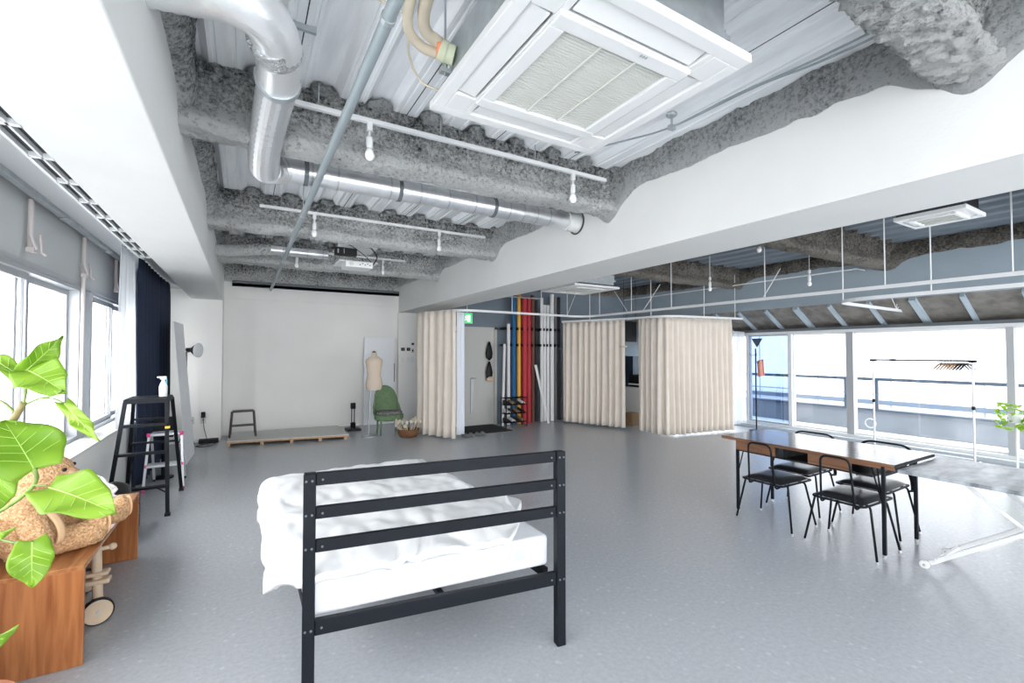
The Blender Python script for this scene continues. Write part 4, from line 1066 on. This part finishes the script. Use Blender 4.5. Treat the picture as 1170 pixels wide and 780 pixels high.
# switches on column
for (x,z,w,h,n,l,m_) in ((3.03,1.61,.08,.07,'control_panel','left of the two small black screens on the white column','blackp'),(3.155,1.61,.08,.07,'control_panel','right of the two small black screens on the white column','blackp'),
    (3.25,1.73,.11,.11,'intercom','white intercom with a black screen, highest on the white column','plast'),
    (3.03,1.38,.07,.12,'light_switch','left pale switch plate low on the white column','plast'),(3.155,1.38,.07,.12,'light_switch','middle pale switch plate low on the white column','plast'),(3.245,1.38,.07,.12,'light_switch','right pale switch plate low on the white column, under the intercom','plast'),(3.25,1.58,.06,.10,'wall_remote','pale wall remote between the intercom and the switch plates','acg')):
    t=thing(n,l,'switch' if 'switch' in n else 'panel',(x,9.89,z))
    MB().box(x-w/2,9.885,z-h/2,x+w/2,9.9,z+h/2).build('plate',m_,t,bevel=.002)
    MB().box(x-w*.25,9.881,z-h*.2,x+w*.25,9.885,z+h*.2).build('button','acw' if 'switch' in n else ('blackp' if n!='control_panel' else 'steel'),t)
# outlets left
for x,l in ((-.76,'left wall outlet low on the pilaster behind the leaning board'),(-.59,'right wall outlet low on the pilaster with a black plug')):
    t=thing('wall_outlet',l,'outlet',(x,9.48,.38)); MB().box(x-.04,9.485,.32,x+.04,9.5,.44).build('plate','acg',t,bevel=.002)
    m=MB()
    for k in (-.012,.012): m.box(x+k-.003,9.482,.37,x+k+.003,9.485,.39)
    m.build('slots','blackp',t)
o=MB().box(-.62,9.44,.42,-.56,9.49,.52).build('power_adapter','blackp',None,bevel=.004); tag(o,'small black power adapter plugged into the right outlet','adapter')
cbx=MB().tube(spline([(-.59,9.46,.42),(-.57,9.4,.25),(-.52,9.3,.04),(-.56,9.15,.012),(-.66,9.05,.012),(-.58,8.95,.012),(-.45,9.0,.012),(-.40,9.2,.012)]),.006,6).build('power_cable','blackp',None,smooth=True); tag(cbx,'thin black cable looping on the floor by the pilaster','cable')
o=MB().box(-.64,9.28,.004,-.36,9.42,.07).build('power_box','blackp',None,bevel=.006); tag(o,'low black box on the floor against the pilaster','box')
# foam board leaning
o=MB().poly([(-.66,7.7,.002),(-.63,8.5,.002),(-.80,8.5,1.97),(-.83,7.7,1.97)],(-.012,0,0)).build('foam_board','foam',None); tag(o,'tall white foam board leaning by the navy curtain','board')
# floor lamp
fl=thing('studio_lamp','black floor lamp with a round white diffuser beside the white foam board','lamp',(-.8,9.2,0))
MB().tube([(-.81,9.2,.02),(-.815,9.2,1.55)],.011,8).build('pole','black',fl,smooth=40)
m=MB()
for k in range(3):
    a=2*PI*k/3+.5; m.tube([(-.81,9.2,.35),(-.81+.13*math.cos(a),9.2+.2*math.sin(a),.01)],.008,6)
m.build('tripod_legs','black',fl)
rot=Vector((1,-.5,-.05)).to_track_quat('Z','Y').to_matrix()
MB().lathe([(.03,-.17),(.035,-.10),(.06,-.07),(.115,0),(.118,.02)],(-.66,9.10,1.58),24,rot=rot).build('reflector_shade','blackp',fl,smooth=50)
MB().lathe([(.118,0.0),(.12,.022),(.11,.03),(.05,.035),(.002,.036)],(-.66,9.10,1.58),24,rot=rot).build('diffuser','diff',fl,smooth=60)
MB().tube([(-.815,9.2,1.55),(-.74,9.2,1.57)],.012,8).build('swivel','black',fl)

# ================================================================ ladder area
ld=thing('step_ladder','black folding step platform ladder beside the left windows','ladder',(-.8,5.7,0))
lt=1.11
m=MB()
for k in range(7): y=5.47+k*.058; m.box(-.95,y,lt-.02,-.63,y+.04,lt)
m.box(-.955,5.46,lt-.045,-.94,5.88,lt-.012).box(-.64,5.46,lt-.045,-.625,5.88,lt-.012).box(-.955,5.455,lt-.045,-.625,5.468,lt-.005)
m.build('platform','black',ld)
def leg(x0,y0,x1,y1,n='leg'): MB().bar((x0,y0,.02),(x1,y1,lt-.03),.032,.022,up=(0,1,0)).build(n,'black',ld,bevel=.003)
leg(-.605,5.40,-.635,5.48); leg(-1.06,5.40,-.945,5.48); leg(-.585,6.30,-.635,5.87); leg(-1.06,6.30,-.945,5.87)
for z in (.28,.60,.86):
    f=z/lt; xl=-1.06+.115*f; xr=-.605-.03*f
    MB().bar((xl,5.40+.08*f,z),(xr,5.40+.08*f,z),.05,.025).build('step','black',ld)
    if z>.3: MB().bar((xl,6.30-.43*f,z),(xr,6.30-.43*f,z),.035,.02).build('rear_step','black',ld)
MB().bar((-.62,5.42,.22),(-.70,5.41,.28),.012).build('brace','black',ld)
MB().cbox((-.622,5.455,.80+.03),(.038,.035,.02)).build('yellow_band','yellow',ld)
for x,y in ((-.605,5.40),(-1.06,5.40),(-.585,6.30),(-1.06,6.30)): MB().cbox((x,y,.015),(.045,.035,.03)).build('foot','blackp',ld)
sp=thing('spray_bottle','white spray bottle standing on the black step ladder','spray bottle',(-.67,5.6,lt))
MB().lathe([(.028,lt+.001),(.034,lt+.006),(.035,lt+.10),(.026,lt+.13),(.014,lt+.155),(.014,lt+.17)],(-.68,5.62,0),20).build('bottle','mint',sp,smooth=50)
MB().box(-.705,5.605,lt+.17,-.655,5.635,lt+.20).box(-.73,5.61,lt+.185,-.70,5.63,lt+.20).build('spray_head','mint',sp,bevel=.004); MB().box(-.66,5.612,lt+.12,-.65,5.628,lt+.175).build('trigger','tblue',sp)
sp.location=(-.67,5.6,lt)
pl=thing('step_ladder','small silver step ladder with pink caps behind the black one','ladder',(-.8,6.7,0))
m=MB().box(-.90,6.48,.60,-.62,6.70,.625); m.build('top_step','lite',pl,bevel=.004)
for x in (-.91,-.61):
    s=-1 if x<-.8 else 1
    MB().cbox((x,6.49,.615),(.03,.05,.04)).build('corner_cap','pink',pl,bevel=.004); 
    MB().bar((x+s*.03,6.42,.02),(x,6.52,.60),.022,.03,up=(0,1,0)).build('leg','lite',pl); MB().bar((x+s*.0,6.92,.02),(x,6.68,.60),.022,.03,up=(0,1,0)).build('leg','lite',pl)
    MB().cbox((x+s*.03,6.42,.012),(.03,.035,.024)).build('foot','pink',pl); MB().cbox((x+s*.0,6.92,.012),(.03,.035,.024)).build('foot','blackp',pl)
MB().box(-.92,6.42,.26,-.60,6.58,.285).build('lower_step','lite',pl,bevel=.003)
for x in (-.925,-.595): MB().cbox((x,6.46,.275),(.02,.04,.03)).build('step_cap','pink',pl)
# dark crate & black bag & monitor
cr_=thing('wooden_crate','dark wooden crate on the floor behind the bench end, under the step ladder','crate',(-.95,4.95,0))
m=MB().box(-1.08,4.75,.012,-.78,5.2,.03)
for z in (.03,.13,.23): m.box(-1.08,4.75,z,-.78,4.765,z+.08).box(-1.08,5.185,z,-.78,5.2,z+.08).box(-1.08,4.765,z,-1.065,5.185,z+.08).box(-.795,4.765,z,-.78,5.185,z+.08)
for x in (-1.065,-.81):
    for y in (4.766,5.17): m.box(x,y,.0,x+.015,y+.015,.31)
m.build('crate_body','dwood',cr_)
o=MB().ell((-.93,4.98,.33),(.12,.19,.13),n=20,m=12); o.v=[tuple(Vector(v)+nz(v,9,.03)) for v in o.v]; o=o.build('black_bag','leath',None,smooth=True); tag(o,'glossy black leather bag lying in the dark wooden crate','bag')
mo_=thing('monitor_stand','black monitor on a thin stand in front of the navy curtain','monitor',(-.98,7.0,0))
MB().box(-.94,7.0,.50,-.74,7.03,.75).build('screen','blackp',mo_,bevel=.004); MB().tube([(-.84,7.05,.02),(-.84,7.05,.6)],.02,8).build('pole','black',mo_); MB().lathe([(.11,0),(.11,.015),(.02,.03)],(-.84,7.05,0),20).build('base','black',mo_,smooth=40)
bks=['brown','cream','dark','cream','brown']
o0=None
# bench
be=thing('wooden_bench','long reddish teak bench with solid end panels under the left windows','bench',(-.87,3.7,0))
MB().box(-1.075,3.05,.47,-.67,4.42,.49).build('bench_top','teakt',be,bevel=.002)
MB().box(-1.075,3.05,.002,-.67,3.072,.47).build('end_panel','teak',be,bevel=.002); MB().box(-1.075,4.398,.002,-.67,4.42,.47).build('end_panel','teak',be,bevel=.002)
MB().box(-1.075,3.072,.002,-1.06,4.398,.47).build('back_panel','teak',be)
# stacked clay rings + white bag on bench
o=MB()
for k in range(5): o.lathe([(.045-.005*k,.491+.028*k),(.05-.005*k,.499+.028*k),(.05-.005*k,.508+.028*k),(.04-.005*k,.518+.028*k)],(-.93,4.30,0),18)
o=o.build('stacked_clay_pots',mat('striped_clay',(.42,.20,.13),.7,col2=(.6,.42,.34),scale=12),None,smooth=40); tag(o,'small banded brown clay jar at the far end of the teak bench','jar')
o=MB().grid(12,12,lambda u,v:(-.90+.10*u+.02*math.sin(v*7)+.05*v,4.36-.12*u+.02*math.sin(u*9),.492+.16*(1-v)*(1-.4*u)+.01)).build('white_cloth','bedw',None,smooth=True,solid=.01); tag(o,'crumpled white cloth beside the clay jar on the bench end','cloth')
# tricycle
tk=thing('toy_tricycle','pale wooden toy tricycle parked under the teak bench','toy',(-.8,3.5,0))
ra=Matrix.Rotation(PI/2,3,'X')
def wheel(x,y,z,r,w=.03):
    rt=Matrix.Rotation(R(18),3,'Z')@ra
    q=MB().lathe([(r*.9,-w/2),(r,-w/2+.004),(r,w/2-.004),(r*.9,w/2)],(x,y,z),28,rot=rt).build('wheel_tyre','blackp',tk,smooth=40)
    MB().lathe([(r*.9,-w/2-.002),(r*.9,w/2+.002)],(x,y,z),28,rot=rt).build('wheel_disc','birch',q,smooth=40)
    MB().lathe([(.01,-w/2-.008),(.01,w/2+.008)],(x,y,z),10,rot=rt).build('hub','galv',q)
wheel(-.70,3.46,.075,.073); wheel(-.86,3.95,.075,.073); wheel(-.99,3.80,.075,.073)
MB().tube([(-.705,3.49,.10),(-.72,3.50,.43)],.024,14).build('fork_post','birch',tk,smooth=40)
MB().cbox((-.715,3.49,.235),(.13,.07,.028)).build('fork_crown','birch',tk,bevel=.01); MB().cbox((-.715,3.49,.28),(.12,.07,.022)).build('fork_crown','birch',tk,bevel=.01)
MB().tube([(-.80,3.47,.41),(-.655,3.52,.41)],.012,10).ell((-.65,3.52,.41),(.02,.02,.02),n=10,m=6).build('handlebar','birch',tk,smooth=True)
MB().bar((-.74,3.54,.22),(-.92,3.80,.20),.05,.03).build('body_beam','birch',tk,bevel=.006); MB().cbox((-.92,3.80,.23),(.15,.18,.025)).build('seat','birch',tk,bevel=.01)

# ================================================================ teddy bear
tdy=thing('teddy_bear','large caramel curly-fur teddy bear sitting on the teak bench','teddy bear',(-.9,3.3,.49))
q=MB()
def E(c,r,rot=None): q.ell(c,r,rot,n=24,m=16)
E((-.955,3.32,.66),(.135,.15,.19)); E((-.95,3.32,.74),(.11,.12,.12))
E((-.90,3.34,.905),(.115,.12,.105)); E((-.80,3.31,.885),(.055,.05,.045))
E((-.93,3.24,.995),(.045,.03,.045)); E((-.93,3.44,.995),(.045,.03,.045))
def limb(a,b,r0,r1,n=7):
    a=Vector(a); b=Vector(b)
    for i in range(n):
        t=i/(n-1); r=r0+(r1-r0)*t; E(a.lerp(b,t),(r,r,r))
limb((-.93,3.20,.78),(-.86,3.13,.62),.06,.055); limb((-.90,3.45,.78),(-.80,3.50,.62),.06,.055)
limb((-.93,3.22,.565),(-.72,3.34,.560),.07,.066); limb((-.92,3.42,.565),(-.68,3.64,.565),.068,.06)
E((-.69,3.37,.585),(.045,.06,.09),Matrix.Rotation(.6,3,'Z')); E((-.645,3.68,.585),(.04,.055,.08),Matrix.Rotation(.6,3,'Z'))
bo=q.build('body','fur',tdy,smooth=True)
rm=bo.modifiers.new('remesh','REMESH'); rm.mode='VOXEL'; rm.voxel_size=.009; rm.use_smooth_shade=True
tx=bpy.data.textures.new('fur_noise','CLOUDS'); tx.noise_scale=.018; tx.noise_depth=2
dm=bo.modifiers.new('disp','DISPLACE'); dm.texture=tx; dm.strength=.018; dm.mid_level=.5
MB().ell((-.655,3.385,.60),(.012,.045,.07),Matrix.Rotation(.6,3,'Z')).build('foot_pad','felt',tdy,smooth=True)
MB().ell((-.612,3.70,.59),(.012,.042,.062),Matrix.Rotation(.6,3,'Z')).build('foot_pad','felt',tdy,smooth=True)
MB().ell((-.752,3.30,.90),(.014,.016,.012)).build('nose','blackp',tdy,smooth=True)
for y in (3.25,3.40): MB().ell((-.80,y,.935),(.01,.01,.01)).build('eye','blackp',tdy,smooth=True)
MB().grid(4,12,lambda u,v:(-.845+.02*u+.045*math.sin(v*2.2),3.17+.03*u,.74-.16*v)).build('neck_ribbon','felt',tdy,smooth=True,solid=.01)

# ================================================================ foreground plant
F_=520.;A_=R(30.5);Pt=math.atan(12/520)
def at(px,py,d):
    """world point at horizontal depth d metres along the viewing axis for a direction measured on the photograph"""
    r=(px-585)/F_*d; u=-(py-402)/F_*d
    return Vector((math.sin(A_)*d+math.cos(A_)*r, math.cos(A_)*d-math.sin(A_)*r, H+u))
fp=thing('potted_fig_tree','tall leafy green fig plant in a terracotta pot at the near left corner','potted plant',(-.845,2.34,0))
pc=Vector((-.845,2.34,0))
MB().lathe([(.09,0),(.10,.01),(.135,.25),(.15,.26),(.152,.32),(.138,.32),(.132,.28),(.02,.28)],pc,28,cap=True).build('pot','terra',fp,smooth=40)
MB().lathe([(.001,.29),(.134,.285)],pc,24,cap=False).build('soil','soil',fp)
trunk=spline([(-.845,2.34,.28),(-.90,2.28,.6),at(-45,640,1.55),at(-30,560,1.5),at(0,512,1.47),at(14,485,1.46),at(29,460,1.45)],6)
MB().tube(trunk,[.014-.005*i/len(trunk) for i in range(len(trunk))],10).build('trunk','bark',fp,smooth=True)
def leafobj(base,tip,w,curl=.12,roll=0.,bend=.15,pet=None,fold=.18,shape=0):
    base=Vector(base); tip=Vector(tip); ax=tip-base; Ln=ax.length; ax.normalize()
    view=(Vector((0,0,H))-base).normalized()
    nrm=(view-ax*view.dot(ax)).normalized()
    nrm=Matrix.Rotation(roll,3,ax)@nrm
    sd=ax.cross(nrm)
    def fn(u,v):
        s=u*2-1
        wid=w*.5*(math.sin(PI*min(1,v*.93+.07)**.72)**.75)*(1+.04*math.sin(v*14+s*3))
        if v>=.999: wid=.0008
        lobe=-.10*Ln*max(0,1-v*6)*abs(s)**1.2   # heart shaped base
        p=base+ax*(v*Ln+lobe)+sd*(s*wid)+nrm*(fold*abs(s)*wid*1.0-bend*Ln*(v-.5)**2*1.0+.012*math.sin(v*11+s*2)*abs(s))
        return p
    l=MB().grid(15,20,fn).build('leaf','leaf',fp,smooth=True,solid=.0012)
    m=MB().tube([fn(.5,v/10)+nrm*.001 for v in range(10)],[.0022-.00018*i for i in range(10)],5)
    for v in (.14,.3,.45,.6,.75):
        for s in (0,1):
            m.tube([fn(.5,v)+nrm*.001,fn(.5+(s-.5)*.45,min(1,v+.10))+nrm*.001,fn(.5+(s-.5)*.85,min(1,v+.17))+nrm*.001],.0009,4)
    m.build('vein','vein',l)
    return l
def petiole(pts,r=.0035): MB().tube(spline(pts,5),r,6).build('petiole','stem',fp,smooth=True)
# (base px,py,depth) (tip) width
leafobj(at(30,424,1.45),at(72,384,1.50),.075,roll=.5,bend=.1)
leafobj(at(30,420,1.44),at(74,446,1.40),.125,roll=-.2,bend=.3)
leafobj(at(26,430,1.47),at(-28,398,1.5),.06,roll=.6)
leafobj(at(74,460,1.42),at(115,503,1.38),.045,roll=.3,bend=.1)
leafobj(at(43,534,1.40),at(6,478,1.43),.19,roll=.2,bend=.2)
leafobj(at(57,553,1.34),at(134,582,1.30),.14,roll=-.3,bend=.2)
leafobj(at(42,616,1.36),at(43,668,1.36),.10,roll=.2)
leafobj(at(6,540,1.5),at(-16,590,1.5),.11,roll=.2)
leafobj(at(-22,610,1.35),at(21,603,1.32),.05,roll=.9)
leafobj(at(-30,738,1.25),at(26,714,1.2),.06,roll=.8)
petiole([at(29,460,1.45),at(31,445,1.455),at(31,424,1.45)],.004)
petiole([at(28,463,1.46),at(46,455,1.44),at(60,452,1.42),at(72,446,1.40)])
petiole([at(46,455,1.44),at(62,455,1.43),at(74,460,1.42)],.0025)
petiole([at(18,470,1.46),at(5,459,1.48),at(-10,454,1.5)],.004)
petiole([at(-10,590,1.50),at(12,578,1.46),at(34,562,1.42),at(45,548,1.40),at(43,534,1.40)],.006)
petiole([at(42,553,1.40),at(50,553,1.37),at(57,553,1.34)],.003)
petiole([at(-5,611,1.42),at(25,618,1.38),at(42,616,1.36)])
petiole([at(-10,745,1.25),at(-35,760,1.3),pc+Vector((0,0,.28))])
# small plant by right edge
sp_=thing('potted_ivy','small leafy green plant on a white stand by the right window','potted plant',(8.75,1.83,0))
MB().tube([(8.72,1.80,.0),(8.72,1.80,.62)],.012,8).build('stand_pole','plast',sp_); MB().lathe([(.10,0),(.10,.015),(.02,.03)],(8.72,1.80,0),20).build('stand_base','plast',sp_,smooth=40)
MB().lathe([(.05,.62),(.07,.63),(.08,.73),(.07,.73),(.06,.70),(.01,.70)],(8.72,1.80,0),20).build('pot','plast',sp_,smooth=40)
lf=MB()
for k in range(60):
    c=Vector((8.72,1.80,.74))+Vector((random.uniform(-.14,.14),random.uniform(-.16,.17),random.uniform(-.22,.13)))
    e=Matrix.Rotation(random.uniform(0,6),3,'Z')@Matrix.Rotation(random.uniform(-.9,.9),3,'X')
    lf.grid(5,5,lambda u,v:c+e@Vector(((u-.5)*.06*math.sin(PI*max(.05,min(.95,v))),(v-.5)*.075,.01*math.cos(u*6))))
lf.build('leaves','leaf',sp_,smooth=True)

# ================================================================ world, lights, colour
w=bpy.data.worlds.new('world'); SC.world=w; w.use_nodes=True
bg=w.node_tree.nodes['Background']; bg.inputs['Color'].default_value=(.965,.98,1,1); bg.inputs['Strength'].default_value=3.2
def portal(loc,rot,sx,sy):
    l=bpy.data.lights.new('daylight_portal','AREA'); l.shape='RECTANGLE'; l.size=sx; l.size_y=sy
    l.cycles.is_portal=True
    o=bpy.data.objects.new('daylight_portal',l); COL.objects.link(o); o.location=loc; o.rotation_euler=rot; return o
portal((-1.46,3.1,1.45),(0,-R(90),0),1.4,12.6)
portal((9.42,2.7,1.0),(0,R(90),0),2.0,12)
portal((4,-3.45,1.62),(R(90),0,0),11,2.5)
SC.view_settings.view_transform='Standard'; SC.view_settings.look='None'; SC.view_settings.gamma=1; SC.view_settings.use_curve_mapping=False
SC.view_settings.exposure=1.52
SC.cycles.max_bounces=10; SC.cycles.diffuse_bounces=6; SC.cycles.transparent_max_bounces=12
